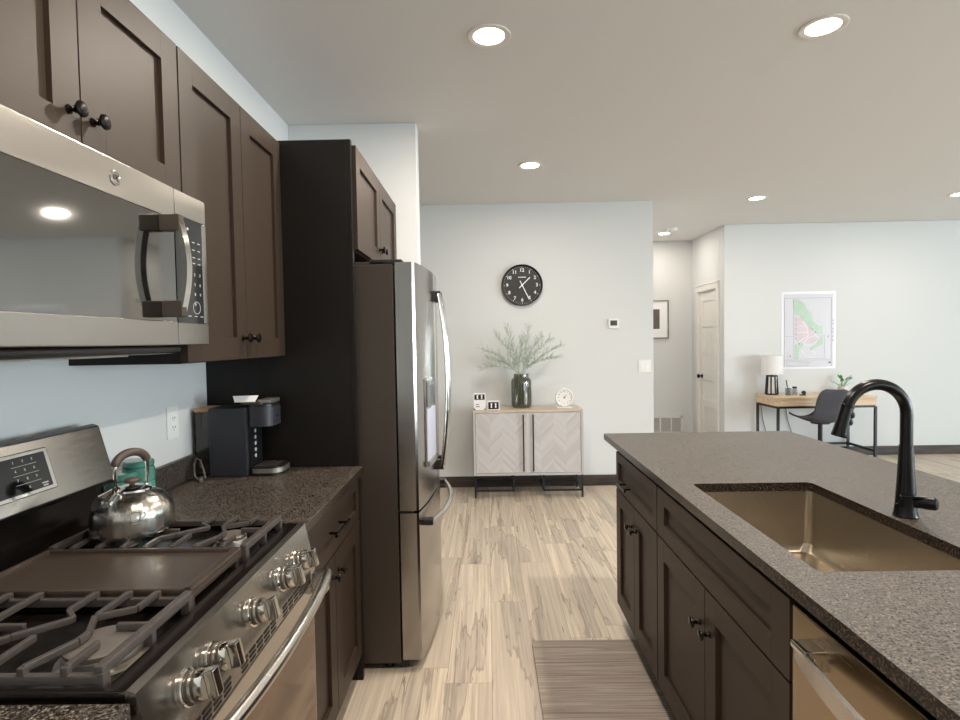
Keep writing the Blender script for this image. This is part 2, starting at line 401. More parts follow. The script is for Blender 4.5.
for z0, z1 in zip(zs[0::2], zs[1::2]): dr.box(xf, xf+.012, a+.09, b-.09, z0, z1)
d1 = struct('door_1', dr, 'white_trim')
kb = MB().lathe([(.028, 0), (.028, .006), (.011, .01), (.011, .034), (.025, .04), (.029, .052), (.024, .063), (.008, .067)], (xf, b-.06, .918), (-1, 0, 0), 18)
kb.build('door_knob', 'black_metal', d1)

# ================================================================== cabinet parts
def shaker(parent, xf, d, y0, y1, z0, z1, rail=.073, name='door', th=.022, rec=.012, rz=None):
    """shaker front facing d*X with its outer face at xf"""
    m = MB(); xb = xf - d*th; rz = rz or rail
    lo, hi = min(xf, xb), max(xf, xb)
    m.box(lo, hi, y0, y0+rail, z0, z1, bev=.0008).box(lo, hi, y1-rail, y1, z0, z1, bev=.0008)
    m.box(lo, hi, y0+rail, y1-rail, z0, z0+rz, bev=.0008).box(lo, hi, y0+rail, y1-rail, z1-rz, z1, bev=.0008)
    p0, p1 = xb, xf - d*rec
    m.box(min(p0, p1), max(p0, p1), y0+rail-.003, y1-rail+.003, z0+rz-.003, z1-rz+.003)
    return m.build(name, 'espresso', parent)
KNOB = [(.0095, 0), (.0095, .002), (.0065, .004), (.005, .009), (.0078, .0125), (.0045, .016), (.0055, .019), (.013, .022), (.0165, .026), (.0155, .0295), (.0115, .0318), (.004, .0325)]
def knob(door, x, d, y, z): return MB().lathe(KNOB, (x, y, z), (d, 0, 0), 20).build('knob', 'bronze', door)
def pull(parent, x, d, y0, y1, z):
    m = MB(); xo = x + d*.032
    m.tube([(xo, y0-.018, z), (xo, y1+.018, z)], .0055, 12)
    m.tube([(x, y0+.012, z), (xo, y0+.012, z)], .0045, 10).tube([(x, y1-.012, z), (xo, y1-.012, z)], .0045, 10)
    return m.build('bar_handle', 'bronze', parent)

# ---- wall cabinets on the left wall
def wall_cab(label, y0, y1, z0, z1, xf, seam, knobz, side=None):
    t = thing('wall_cabinet', (XL, (y0+y1)/2, z0), label, 'cabinet')
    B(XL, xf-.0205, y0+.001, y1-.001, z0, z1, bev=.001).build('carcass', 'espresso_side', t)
    for a, b, ky in ((y0+.003, seam-.0018, seam-.034), (seam+.0018, y1-.003, seam+.034)):
        dd = shaker(t, xf, 1, a, b, z0+.003, z1-.003)
        knob(dd, xf, 1, ky, knobz)
    return t
wall_cab('short two-door espresso wall cabinet above the microwave', .77, 1.53, 1.826, 2.253, -.834, 1.1545, 1.908)
wall_cab('tall two-door espresso wall cabinet between microwave and dark fridge panel', 1.531, 2.284, 1.377, 2.253, -.834, 1.918, 1.451)
# ---- fridge end panel
t = thing('fridge_end_panel', (-.86, 2.297, 0), 'tall flat espresso end panel between counter and fridge', 'cabinet panel')
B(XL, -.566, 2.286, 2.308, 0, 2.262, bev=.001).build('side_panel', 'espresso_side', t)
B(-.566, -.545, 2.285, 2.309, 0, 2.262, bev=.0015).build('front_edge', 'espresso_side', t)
# ---- over-fridge cabinet
t = thing('wall_cabinet', (XL, 2.82, 1.815), 'small two-door espresso cabinet above the refrigerator', 'cabinet')
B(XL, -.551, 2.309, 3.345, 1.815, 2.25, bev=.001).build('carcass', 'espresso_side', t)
for a, b, ky in ((2.316, 2.817, 2.785), (2.821, 3.325, 2.853)):
    dd = shaker(t, -.53, 1, a, b, 1.819, 2.247); knob(dd, -.53, 1, ky, 1.892)

# ---- base cabinets on the left
t = thing('base_cabinet', (-.86, 1.91, 0), 'espresso base cabinet with drawer, between range and refrigerator', 'cabinet')
m = B(XL+.03, -.566, 1.535, 2.284, .10, .883); m.box(XL+.03, -.63, 1.535, 2.284, 0, .10); m.build('carcass', 'espresso_side', t)
dw = shaker(t, -.545, 1, 1.539, 2.281, .695, .868, .045, 'drawer'); pull(dw, -.545, 1, 1.84, 1.98, .782)
for a, b, ky in ((1.539, 1.9085, 1.876), (1.9125, 2.281, 1.945)):
    dd = shaker(t, -.545, 1, a, b, .118, .688); knob(dd, -.545, 1, ky, .618)
t = thing('base_cabinet', (-.86, .3, 0), 'espresso base cabinet on the near side of the range', 'cabinet')
m = B(XL+.03, -.566, -.15, .772, .10, .883); m.box(XL+.03, -.63, -.15, .772, 0, .10); m.build('carcass', 'espresso_side', t)
dd = shaker(t, -.545, 1, -.147, .769, .118, .868)
knob(dd, -.545, 1, .72, .8)

# ---- left countertops
t = thing('countertop', (-.85, 1.91, .884), 'dark leathered granite countertop under the coffee maker', 'countertop')
edges(B(XL, -.522, 1.534, 2.285, .884, .914, bev=.003).build('slab', 'granite', t))
B(XL, -1.151, 1.546, 2.284, .914, 1.001, bev=.002).build('backsplash', 'granite', t)
t = thing('countertop', (-.85, .3, .884), 'strip of dark granite countertop on the near side of the range', 'countertop')
B(XL, -.522, -.15, .774, .884, .914, bev=.003).build('slab', 'granite', t)
B(XL, -1.151, -.15, .774, .914, 1.001, bev=.002).build('backsplash', 'granite', t)

# ================================================================== refrigerator
FY0, FY1 = 2.345, 3.258; FM = (FY0+FY1)/2
fr = thing('refrigerator', (-.7, FM, 0), 'stainless french door refrigerator with dark grey sides', 'refrigerator')
m = B(XL+.04, -.392, FY0, FY1, .035, 1.757, bev=.004)
m.box(XL+.06, -.43, FY0+.02, FY1-.02, 1.757, 1.772, bev=.003); m.build('body', 'slate', fr)
for y in (FY0+.05, FY1-.05):
    for x in (-.45, -1.05): MB().lathe([(.02, 0), (.022, .036)], (x, y, 0), n=14).build('foot', 'plastic_black', fr)
B(-.42, -.36, FY0+.02, FY1-.02, .012, .05, bev=.003).build('kick_grille', 'plastic_black', fr)
def fx(y): return -.303 + .043*(1 - ((y - FM)/(FY1-FM))**2)
def curved_door(name, y0, y1, z0, z1, parent, mat='fridge_steel'):
    m = MB(); n = 14; poly = []
    r = .012
    ys = [y0 + (y1-y0)*i/n for i in range(n+1)]
    f = [(fx(y) - (r*.8 if i in (0, n) else 0), y) for i, y in enumerate(ys)]
    f.insert(1, (fx(y0+.008)-.001, y0+.008)); f.insert(-1, (fx(y1-.008)-.001, y1-.008))
    poly = [(-.384, y0)] + f + [(-.384, y1)]
    m.rings([[(p[0], p[1], z0) for p in poly], [(p[0], p[1], z1) for p in poly]])
    return m.build(name, mat, parent)
d_near = curved_door('door', FY0+.001, FM-.003, .702, 1.766, fr)
d_far = curved_door('door', FM+.003, FY1-.001, .702, 1.766, fr)
d_frz = curved_door('freezer_drawer', FY0+.001, FY1-.001, .05, .692, fr)
for y in (FY0+.05, FY1-.05): B(-.50, -.355, y-.03, y+.03, 1.757, 1.782, bev=.006).build('hinge_cover', 'plastic_black', fr)
for y in (FY0+.03, FY1-.03): B(-.40, -.33, y-.022, y+.022, .693, .701).build('mid_hinge', 'plastic_black', fr)
for dd, y in ((d_near, FM-.048), (d_far, FM+.048)):
    pts = []; z0, z1 = .80, 1.665
    for i in range(25):
        u = i/24; z = z0 + (z1-z0)*u; pts.append((fx(y) + .026 + .036*math.sin(PI*u)**.8, y, z))
    h = MB().tube(pts, .0115, 12, flat=1.35, up=(1, 0, 0)).build('handle', 'chrome', dd)
    for z in (z0+.012, z1-.012): B(fx(y)-.004, fx(y)+.036, y-.011, y+.011, z-.026, z+.026, bev=.005).build('handle_bracket', 'plastic_black', dd)
pts = []; y0, y1 = FY0+.09, FY1-.09
for i in range(29):
    u = i/28; y = y0 + (y1-y0)*u; pts.append((fx(y) + .026 + .036*math.sin(PI*u)**.8, y, .625))
h = MB().tube(pts, .0115, 12, flat=1.0).build('handle', 'chrome', d_frz)
for y in (y0+.012, y1-.012): B(fx(y)-.004, fx(y)+.036, y-.026, y+.026, .612, .638, bev=.005).build('handle_bracket', 'plastic_black', d_frz)
# dispenser on the near door
dy0, dy1 = 2.475, 2.69
def dface(off, y): return fx(y) + off
dsp = MB()
def slab_on_door(m, y0, y1, z0, z1, off, th):
    n = 6; ys = [y0 + (y1-y0)*i/n for i in range(n+1)]
    poly = [(fx(y)+off, y) for y in ys] + [(fx(y)+off-th, y) for y in reversed(ys)]
    return m.rings([[(p[0], p[1], z0) for p in poly], [(p[0], p[1], z1) for p in poly]])
slab_on_door(dsp, dy0, dy1, .86, 1.26, .006, .012)
ds = dsp.build('water_dispenser', 'chrome', d_near)
slab_on_door(MB(), dy0+.012, dy1-.012, 1.13, 1.25, .009, .006).build('control_face', 'grey_lcd', d_near)
slab_on_door(MB(), dy0+.014, dy1-.014, .885, 1.12, .008, .004).build('recess_back', plain('dispenser_recess', '#c6c9dc', .25), d_near)
slab_on_door(MB(), dy0+.004, dy1-.004, .862, .884, .018, .014).build('drip_ledge', 'steel', d_near)

# ================================================================== microwave
MY0, MY1, MX = .772, 1.528, -.77
mw = thing('microwave', (-.95, 1.15, 1.42), 'stainless over-the-range microwave with dark glass door', 'microwave')
B(XL, -.802, MY0, MY1, 1.43, 1.822, bev=.002).build('body', 'slate', mw)
seam = 1.378
m = MB(); x0, x1 = -.80, MX
m.box(x0, x1, MY0, seam-.001, 1.742, 1.82, bev=.003).box(x0, x1, MY0, seam-.001, 1.43, 1.489, bev=.003)
m.box(x0, x1, MY0, MY0+.03, 1.489, 1.742)
dr = m.build('door', 'steel', mw)
B(x0, MX-.003, MY0+.03, seam-.001, 1.489, 1.742).build('window', 'mw_glass', dr)
m = MB(); m.box(x0, x1, seam+.001, MY1, 1.757, 1.82, bev=.003).box(x0, x1, seam+.001, MY1, 1.43, 1.487, bev=.003).box(x0, x1, MY1-.022, MY1, 1.487, 1.757, bev=.002)
cp = m.build('control_panel', 'steel', mw)
B(x0, MX-.0015, seam+.001, MY1-.022, 1.487, 1.757).build('touch_panel', 'black_glass', cp)
# key legends
m = MB(); Rx = Matrix(((0, 0, 1, 0), (1, 0, 0, 0), (0, 1, 0, 0), (0, 0, 0, 1)))   # text in the YZ plane facing +X
rows = ['1 2 3', '4 5 6', '7 8 9', '0']
for r, tx in enumerate(rows):
    for cidx, ch in enumerate(tx.split()):
        m.text(ch, .011, Matrix.Translation((MX-.0012, 1.438 + .026*cidx + (.026 if tx == '0' else 0), 1.615 - .026*r)) @ Rx)
for z, wds in ((1.735, None), (1.70, 3), (1.68, 3), (1.66, 3), (1.645, 3)):
    if wds:
        for q in range(3): m.box(MX-.0016, MX-.0008, 1.429+.027*q, 1.441+.027*q, z-.001, z+.001)
m.box(MX-.0016, MX-.0008, 1.432, 1.44, 1.728, 1.734)
for q in range(3): m.box(MX-.0016, MX-.0008, 1.427+.03*q, 1.441+.03*q, 1.504, 1.506)
ring = [(MX-.0012, 1.47+.018*math.cos(a), 1.528+.016*math.sin(a)) for a in [2*PI*i/24 for i in range(24)]]
m.tube(ring, .0007, 6, closed=True)
m.build('key_legends', 'grey_mark', cp)
# vertical handle
pts = []; z0, z1 = 1.497, 1.742
m = MB(); poly = []
yA, yB = 1.315, 1.338
prof = []
for i in range(17):
    u = i/16; prof.append((MX + .040 + .020*math.sin(PI*u), z0 + (z1-z0)*u))
back = [(x-.014, z) for x, z in reversed(prof)]
m.prism([(p[0], p[1]) for p in prof + back], 'y', yA, yB)
hd = m.build('handle', 'chrome', dr)
for z in (z0, z1-.04): B(MX-.004, MX+.046, yA-.003, yB-.002, z, z+.04, bev=.004).build('handle_mount', 'slate', dr)
# badge
m = MB().lathe([(.0155, 0), (.0155, .002), (.0135, .003), (.004, .0032)], (MX, 1.157, 1.78), (1, 0, 0), 28)
m.tube([(MX+.003, 1.157+.0125*math.cos(a), 1.78+.0125*math.sin(a)) for a in [2*PI*i/28 for i in range(28)]], .0009, 6, closed=True)
bd = m.build('badge', 'chrome', dr)
m = MB()
def sw(cy, cz, r, a0, a1, rr=.0009):
    m.tube([(MX+.0036, cy + r*math.cos(a0+(a1-a0)*i/14), cz + r*math.sin(a0+(a1-a0)*i/14)) for i in range(15)], rr, 6)
sw(1.1525, 1.781, .0048, .6, 5.6); sw(1.1545, 1.7795, .002, -2.2, 2.6); sw(1.1615, 1.7832, .0028, .4, 4.6); sw(1.1615, 1.7775, .0032, 1.6, 5.8)
m.build('badge_script', 'slate', dr)
# underside
m = MB(); m.box(XL+.03, -.81, MY0+.02, 1.46, 1.408, 1.43, bev=.006); m.build('underside_tray', 'black_enamel', mw)
for y in (.84, 1.12): B(-1.02, -.85, y, y+.18, 1.404, 1.41).build('grease_filter', 'alu', mw)

# ================================================================== gas range
RY0, RY1 = .781, 1.529; RC = (RY0+RY1)/2
rg = thing('gas_range', (-.83, RC, 0), 'stainless gas range with center griddle and front knobs', 'stove')
B(-1.13, -.545, RY0, RY1, .02, .895).build('body', 'slate', rg)
m = B(-1.10, -.545, RY0, RY1, .895, .912, bev=.003)
m.box(-1.10, -.548, RY0, RY0+.012, .912, .926, bev=.003).box(-1.10, -.548, RY1-.012, RY1, .912, .926, bev=.003).box(-.572, -.531, RY0, RY1, .905, .926, bev=.004)
m.build('cooktop', 'black_enamel', rg)
# control fascia: sloped
fas = [(-.565, .915), (-.532, .927), (-.519, .923), (-.4945, .812), (-.493, .775), (-.565, .775)]
m = MB().prism(fas, 'y', RY0, RY1); cpn = m.build('control_panel', 'steel', rg)
fd = Vector((.0245, 0, -.111)).normalized(); fn = Vector((-fd.z, 0, fd.x)).normalized()
fc = Vector((-.505, 0, .861))
for y in (.892, .975, 1.146, 1.31, 1.417):
    c = fc + Vector((0, y, 0))
    k = MB().lathe([(.030, 0), (.030, .004), (.0285, .006)], c, fn, 26).build('knob_bezel', 'chrome', cpn)
    kk = MB().lathe([(.0245, .004), (.025, .02), (.024, .03), (.023, .035), (.008, .0355)], c, fn, 28)
    kk.bar(c + fn*.044 - fd*.023, c + fn*.044 + fd*.023, .020, .020, .003, up=fn)
    o = kk.build('knob', 'chrome', cpn)
    g = MB().lathe([(.0256, .007), (.0256, .012), (.0246, .013), (.0246, .017), (.0256, .018), (.0256, .023)], c, fn, 28).build('knob_grip', 'slate', o)
# oven door, vents, drawer
m = B(-.542, -.497, RY0+.003, RY1-.003, .205, .765, bev=.004)
od = m.build('oven_door', 'steel_h', rg)
B(-.50, -.4955, RY0+.012, RY1-.012, .235, .70, bev=.002).build('oven_glass', plain('bronze_oven_glass', '#6a523f', .07, metal=.6), od)
m = B(-.542, -.499, RY0+.002, RY1-.002, .766, .7745, bev=.002); vt = m.build('vent_trim', 'steel_h', rg)
m = MB()
for i in range(18):
    y = RY0 + .06 + i*.037
    if i % 6 == 5: continue
    for k_ in (.781, .791, .801): m.box(-.4945, -.4925, y, y+.028, k_-.0028, k_+.0028)
m.build('vent_slots', 'vent_slot', cpn)
pts = []; y0, y1 = RY0+.02, RY1-.02
for i in range(33):
    u = i/32; y = y0 + (y1-y0)*u; pts.append((-.456 + .028*math.sin(PI*u)**.7, y, .790))
m = MB().tube(pts, .015, 12, flat=1.0)
m.box(-.4885, -.447, y0, y0+.03, .745, .803, bev=.004).box(-.4885, -.447, y1-.03, y1, .745, .803, bev=.004).box(-.498, -.4885, y0, y0+.03, .745, .764).box(-.498, -.4885, y1-.03, y1, .745, .764)
m.build('oven_handle', 'steel_h', od)
B(-.542, -.499, RY0+.003, RY1-.003, .06, .198, bev=.004).build('storage_drawer', 'steel_h', rg)
for x in (-1.05, -.6):
    for y in (RY0+.06, RY1-.06): MB().lathe([(.02, 0), (.016, .022)], (x, y, 0), n=12).build('foot', 'plastic_black', rg)
# backguard
bgp = [(-1.135, .90), (-1.135, 1.20), (-1.118, 1.212), (-1.103, 1.207), (-1.062, 1.055), (-1.066, 1.045), (-1.10, 1.035), (-1.10, .90)]
bgd = MB().prism(bgp, 'y', RY0+.006, RY1+.014).build('backguard', 'black_enamel', rg)
bd_ = Vector((-1.062+1.103, 0, 1.055-1.207)); bn = Vector((-bd_.z, 0, bd_.x)).normalized(); bu = -bd_.normalized()
Mb = Matrix(((0, bu.x, bn.x, 0), (1, bu.y, bn.y, 0), (0, bu.z, bn.z, 0), (0, 0, 0, 1)))   # local x = +Y, y = up the face, z = out
def on_bg(y, v, off=0):   # y along the range, v up the face from its lower edge
    p = Vector((-1.062, y, 1.055)) + bu*v + bn*off; q = Mb.copy(); q.translation = p; return q
L = bd_.length
MB().obox(on_bg((RY0+RY1)/2+.010, L/2, .002), RY1-RY0+.002, L-.004, .006, .002).build('face_panel', 'steel_h', bgd)
MB().obox(on_bg(1.135, L*.52, .006), .412, L*.66, .004, .003).build('display_bezel', 'chrome', bgd)
MB().obox(on_bg(1.135, L*.52, .0075), .385, L*.54, .004, .002).build('display_glass', 'black_glass', bgd)
m = MB()
for r, tx in enumerate(('1 2 3', '4 5 6', '7 8 9', '0')):
    for q, ch in enumerate(tx.split()): m.text(ch, .009, on_bg(1.235 + .026*q + (.026 if tx == '0' else 0), L*.72 - .021*r, .0097))
for r in range(3): m.obox(on_bg(1.262, L*.72 - .021*r - .0105, .0097), .07, .0008, .0006)
for y in (.99, 1.04, 1.09, 1.14): 
    for v in (.4, .55, .7): m.obox(on_bg(y, L*v, .0097), .026, .003, .0006)
m.obox(on_bg(1.305, L*.72-.063, .0097), .018, .003, .0006); m.obox(on_bg(1.305, L*.72-.069, .0097), .014, .003, .0006)
m.build('keypad_legends', 'grey_mark', bgd)
# rear vent rail
m = B(-1.098, -1.055, RY0+.02, RY1-.02, .912, .935, bev=.004); m.build('rear_vent_rail', 'black_enamel', rg)
m = MB()
for i in range(14): m.box(-1.056, -1.0535, RY0+.05+i*.047, RY0+.085+i*.047, .918, .929)
m.build('rear_vent_slots', 'vent_slot', rg)
# burners
def burner(x, y, r):
    m = MB().lathe([(r*1.25, .912), (r*1.22, .916), (r*1.05, .918), (r*1.02, .93), (r*.95, .932)], (x, y, 0), n=30)
    b = m.build('burner', 'alu', rg)
    MB().lathe([(r*.98, .9322), (r, .934), (r, .939), (r*.9, .9415), (.01, .942)], (x, y, 0), n=30).build('burner_cap', 'burner', b)
for x, y, r in ((-.645, .895, .056), (-.96, .905, .033), (-.665, 1.40, .036), (-.96, 1.42, .033)): burner(x, y, r)
MB().lathe([(.055, .912), (.05, .925), (.03, .928)], (-.8, RC, 0), n=24).build('burner', 'alu', rg)
# grates
gz = .950
def grate(y0, y1, cf, rf, cb, rb):
    m = MB(); x0, x1 = -1.045, -.585; w, h = .0095, .012
    yc = (y0+y1)/2
    for y in (y0, y1): m.bar((x0, y, .934), (x1, y, .934), .012, .016, .003)
    for x in (x0, x1): m.bar((x, y0-.004, gz-.004), (x, y1+.004, gz-.004), .016, .018, .004)
    for x in (x0, x1):
        for y in (y0+.004, y1-.004): m.bar((x, y, .912), (x, y, gz-.006), .018, .018, .003)
        m.bar((x, yc, .913), (x, yc, gz-.006), .013, .018, .003)
    def finger(p, both=True):
        n = len(p)
        for i in range(n-1): m.bar((p[i][0], p[i][1], gz), (p[i+1][0], p[i+1][1], gz), w, h, .002)
        for q in ([p[0], p[-1]] if both else [p[0]]): m.bar((q[0], q[1], .926), (q[0], q[1], gz+.004), w+.002, w+.002, .002)
    s = y1 - y0
    for x in (-.995, -.935): finger([(x, y0), (x+.0, y0+s*.34)], False); finger([(x, y1), (x, y1-s*.34)], False)
    finger([(-.875, y0), (-.875, y1)])
    finger([(-.82, y0), (-.82, y0+s*.25), (-.795, y0+s*.36), (-.735, y0+s*.6), (-.765, y0+s*.72), (-.765, y1)])
    finger([(-.755, y0), (-.755, y0+s*.36)], False)
    finger([(-.70, y1), (-.70, y1-s*.36)], False)
    finger([(-.645, y1), (-.645, y0+s*.75), (-.70, y0+s*.62), (-.672, y0+s*.4), (-.672, y0+s*.3), (-.70, y0)])
    finger([(-.635, y0), (-.635, y0+s*.28)], False)
    m.bar((-.95, yc, gz), (-.80, yc, gz), w, h, .002); m.bar((x0, yc, gz), (-.985, yc, gz), w, h, .002); m.bar((-.64, yc, gz), (x1, yc, gz), w, h, .002)
    return m.build('grate', 'cast_iron', rg)
grate(.800, 1.045, 0, 0, 0, 0); grate(1.29, 1.512, 0, 0, 0, 0)
m = B(-1.045, -.585, 1.056, 1.28, .928, .944, bev=.004)
gd = m.build('griddle', 'griddle', rg)
m = B(-1.045, -.585, 1.056, 1.066, .94, .953, bev=.003); m.box(-1.045, -.585, 1.27, 1.28, .94, .953, bev=.003).box(-1.045, -1.035, 1.056, 1.28, .94, .953, bev=.003).box(-.605, -.585, 1.056, 1.28, .94, .953, bev=.003)
m.build('griddle_rim', 'griddle', gd)
for x in (-1.03, -.6):
    for y in (1.07, 1.266): B(x-.01, x+.01, y-.008, y+.008, .912, .93).build('griddle_foot', 'cast_iron', gd)

def kettle_steel():
    k = NT('kettle_steel'); v = k.noise(k.coord((30, 30, .4)), 1, 2, .6); c = lin('#c4bfb7')
    k.set(Base_Color=c, Metallic=1.0, Roughness=k.math('MULTIPLY_ADD', v, .16, .16)); k.bump(v, .5, .006); return k.m
# ================================================================== kettle on the far grate
KX, KY, KZ = -.917, 1.398, .9565
kt = thing('tea_kettle', (KX, KY, KZ), 'brushed steel tea kettle with brown grip on the stove', 'kettle')
MB().lathe([(.082, 0), (.092, .003), (.094, .010), (.0945, .045), (.0925, .06), (.086, .076), (.073, .0895), (.054, .1005), (.042, .105), (.036, .106)], (KX, KY, KZ), n=48).build('body', kettle_steel(), kt)
lid = MB().lathe([(.044, .1045), (.043, .109), (.030, .1145), (.012, .117)], (KX, KY, KZ), n=30).build('lid', 'chrome', kt)
MB().lathe([(.006, .115), (.007, .121), (.017, .124), (.019, .129), (.015, .134), (.004, .136)], (KX, KY, KZ), n=22).build('lid_knob', 'brown_grip', lid)
sd_ = Vector((-.30, -.81, .52)).normalized(); sb = Vector((KX-.022, KY-.060, KZ+.074))
MB().lathe([(.020, -.02), (.0165, .016), (.016, .022)], sb, sd_, 20).build('spout', 'chrome', kt)
MB().lathe([(.0172, .015), (.018, .02), (.018, .030), (.015, .034), (.006, .035)], sb, sd_, 20).build('spout_cap', 'plastic_black', kt)
MB().tube([sb + sd_*.03 + Vector((0, 0, .02)), sb + sd_*.01 + Vector((0, .006, .035)), sb + Vector((0, .028, .045))], .0035, 8).build('spout_lever', 'chrome', kt)
hu = Vector((.342, .94, 0)).normalized(); kc = Vector((KX, KY, KZ))
def kp(a, z): return kc + hu*a + Vector((0, 0, z))
for s in (-1, 1):
    m = MB(); m.tube([kp(s*.040, .098), kp(s*.040, .115), kp(s*.044, .14), kp(s*.044, .165), kp(s*.041, .178)], [.004, .004, .0045, .005, .005], 10)
    m.build('handle_post', 'chrome', kt)
pts = [kp(.0435*math.cos(a), .170 + .031*math.sin(a)) for a in [PI*.02 + PI*.96*i/18 for i in range(19)]]
MB().tube(pts, [.008] + [.0105]*17 + [.008], 12).build('handle_grip', 'brown_grip', kt)
# embossed cup outline
m = MB(); th0 = math.atan2(-.8, .62)
def kb_(a, z):
    zz = z; r = .0945 if zz < .045 else .0945 - (zz-.045)**1.5*1.3
    return (KX + r*math.cos(th0+a/.1), KY + r*math.sin(th0+a/.1), KZ+zz)
m.tube([kb_(-.014, .066), kb_(-.013, .054), kb_(-.009, .045), kb_(.003, .045), kb_(.008, .054), kb_(.009, .066)], .0016, 6)
m.tube([kb_(-.014, .066), kb_(-.003, .068), kb_(.009, .066)], .0014, 6)
m.tube([kb_(.009, .063), kb_(.019, .064), kb_(.019, .055), kb_(.009, .050)], .0014, 6)
m.tube([kb_(-.013, .040), kb_(-.003, .039), kb_(.009, .040)], .0014, 6)
m.build('embossed_cup', 'chrome', kt)

# ================================================================== teal jars behind the kettle
def teal_jar(y, h, r, label, x=-1.09):
    t = thing('storage_jar', (x, y, .914), label, 'jar', None)
    prof = [(r*.9, 0), (r, .006)]
    n = 3
    for i in range(n):
        z0 = .008 + (h-.012)*i/n; z1 = .008 + (h-.012)*(i+1)/n
        prof += [(r, z0+.004), (r*1.02, (z0+z1)/2), (r, z1-.006), (r*.93, z1-.002)]
    prof += [(r*.95, h-.004)]
    MB().lathe(prof, (x, y, .914), n=28).build('jar_body', 'teal', t)
    MB().lathe([(r*.9, h-.004), (r*.97, h), (r*.97, h+.012), (r*.88, h+.016), (.004, h+.017)], (x, y, .914), n=28).build('jar_lid', 'teal', t)
teal_jar(1.612, .125, .044, 'shorter teal ribbed jar behind the kettle, nearer the range control panel')
teal_jar(1.695, .146, .045, 'taller teal ribbed jar behind the kettle, nearer the wall outlet')

# ================================================================== coffee maker
cm = thing('coffee_maker', (-.95, 2.19, .914), 'graphite pod coffee maker in the counter corner', 'coffee maker')
y0, y1 = 2.125, 2.268
B(-1.09, -.938, y0, y1, .914, 1.183, bev=.008).build('body', 'plastic_navy', cm)
m = MB(); m.prism(rrect(-.95, -.842, y0+.002, y1-.002, .045, 7), 'z', 1.108, 1.183); hd = m.build('brew_head', 'plastic_navy', cm)
m = MB(); m.prism(rrect(-.945, -.845, y0+.006, y1-.006, .042, 7), 'z', 1.183, 1.195); m.build('top_lid', 'plastic_black', cm)
m = MB(); m.prism(rrect(-.965, -.88, y0+.012, y1-.02, .01, 3), 'z', 1.195, 1.203); m.build('lid_handle', 'slate', cm)
m = MB(); m.prism(rrect(-.95, -.814, y0+.004, y1-.004, .045, 7), 'z', .914, .948); dt = m.build('drip_base', 'plastic_black', cm)
m = MB(); m.prism(rrect(-.945, -.810, y0+.0, y1-.0, .048, 7), 'z', .926, .943); m.build('drip_trim', 'alu', dt)
m = MB()
for i in range(7): m.box(-.92, -.84, y0+.03+i*.014, y0+.036+i*.014, .948, .951)
m.build('drip_grid', 'slate', dt)
B(-.938, -.931, y0+.015, y1-.015, .95, 1.108).build('column_face', 'plastic_black', cm)
for i in range(5): MB().lathe([(.008, 0), (.008, .002), (.003, .0025)], (-.9305, y0+.06, .985+.025*i), (1, 0, 0), 14).build('size_button', 'grey_mark', cm)
MB().lathe([(.007, 0), (.007, .002), (.002, .0025)], (-.8425, (y0+y1)/2-.01, 1.145), (1, 0, 0), 14).build('brew_button', 'chrome', cm)
m = B(-.90, -.85, y0+.02, y1-.02, 1.196, 1.212, bev=.004); m.build('silver_clasp', 'alu', cm)
B(-1.15, -1.093, y0+.02, y1-.01, .918, 1.165, bev=.006).build('water_reservoir', 'reservoir', cm)
B(-1.151, -1.092, y0+.018, y1-.008, 1.165, 1.180, bev=.003).build('reservoir_lid', 'tan', cm)
m = MB().plate([(0, 0), (.075, 0), (.085, .026), (-.01, .026)], (-.985, 2.135, 1.2035), (1, .15, 0), (0, .35, .94), .0012)
tag(m.build('paper_card', 'white'), 'small white card standing on top of the coffee maker', 'card')
m = MB().tube([(-1.125, 2.165, .965), (-1.135, 2.12, .99), (-1.13, 2.09, .97), (-1.12, 2.075, .93), (-1.10, 2.065, .9185), (-1.085, 2.05, .9185)], .0035, 8)
m.tube([(-1.12, 2.12, .955), (-1.11, 2.10, .985), (-1.095, 2.095, .95), (-1.085, 2.085, .9195)], .0035, 8)
m.bar((-1.092, 2.072, .922), (-1.078, 2.038, .922), .012, .014, .003)
tag(m.build('power_cord', 'cord'), 'grey power cord and plug lying beside the coffee maker', 'cord')

# outlet on left wall
def wall_plate_x(name, y, z, w, h, label, cat):
    t = thing(name, (XL, y, z-h/2), label, cat)
    B(XL, XL+.006, y-w/2, y+w/2, z-h/2, z+h/2, bev=.002).build('cover_plate', 'white_plastic', t)
    B(XL+.005, XL+.008, y-.017, y+.017, z-.034, z+.034, bev=.001).build('receptacle', 'white', t)
    m = MB()
    for dz in (.016, -.018):
        m.box(XL+.0078, XL+.0086, y-.008, y-.0055, z+dz-.004, z+dz+.005).box(XL+.0078, XL+.0086, y+.0055, y+.008, z+dz-.004, z+dz+.005).box(XL+.0078, XL+.0086, y-.002, y+.002, z+dz-.011, z+dz-.008)
    m.build('slots', 'ink_dark', t)
wall_plate_x('wall_outlet', 2.025, 1.145, .074, .122, 'white duplex outlet on the wall above the left counter', 'outlet')

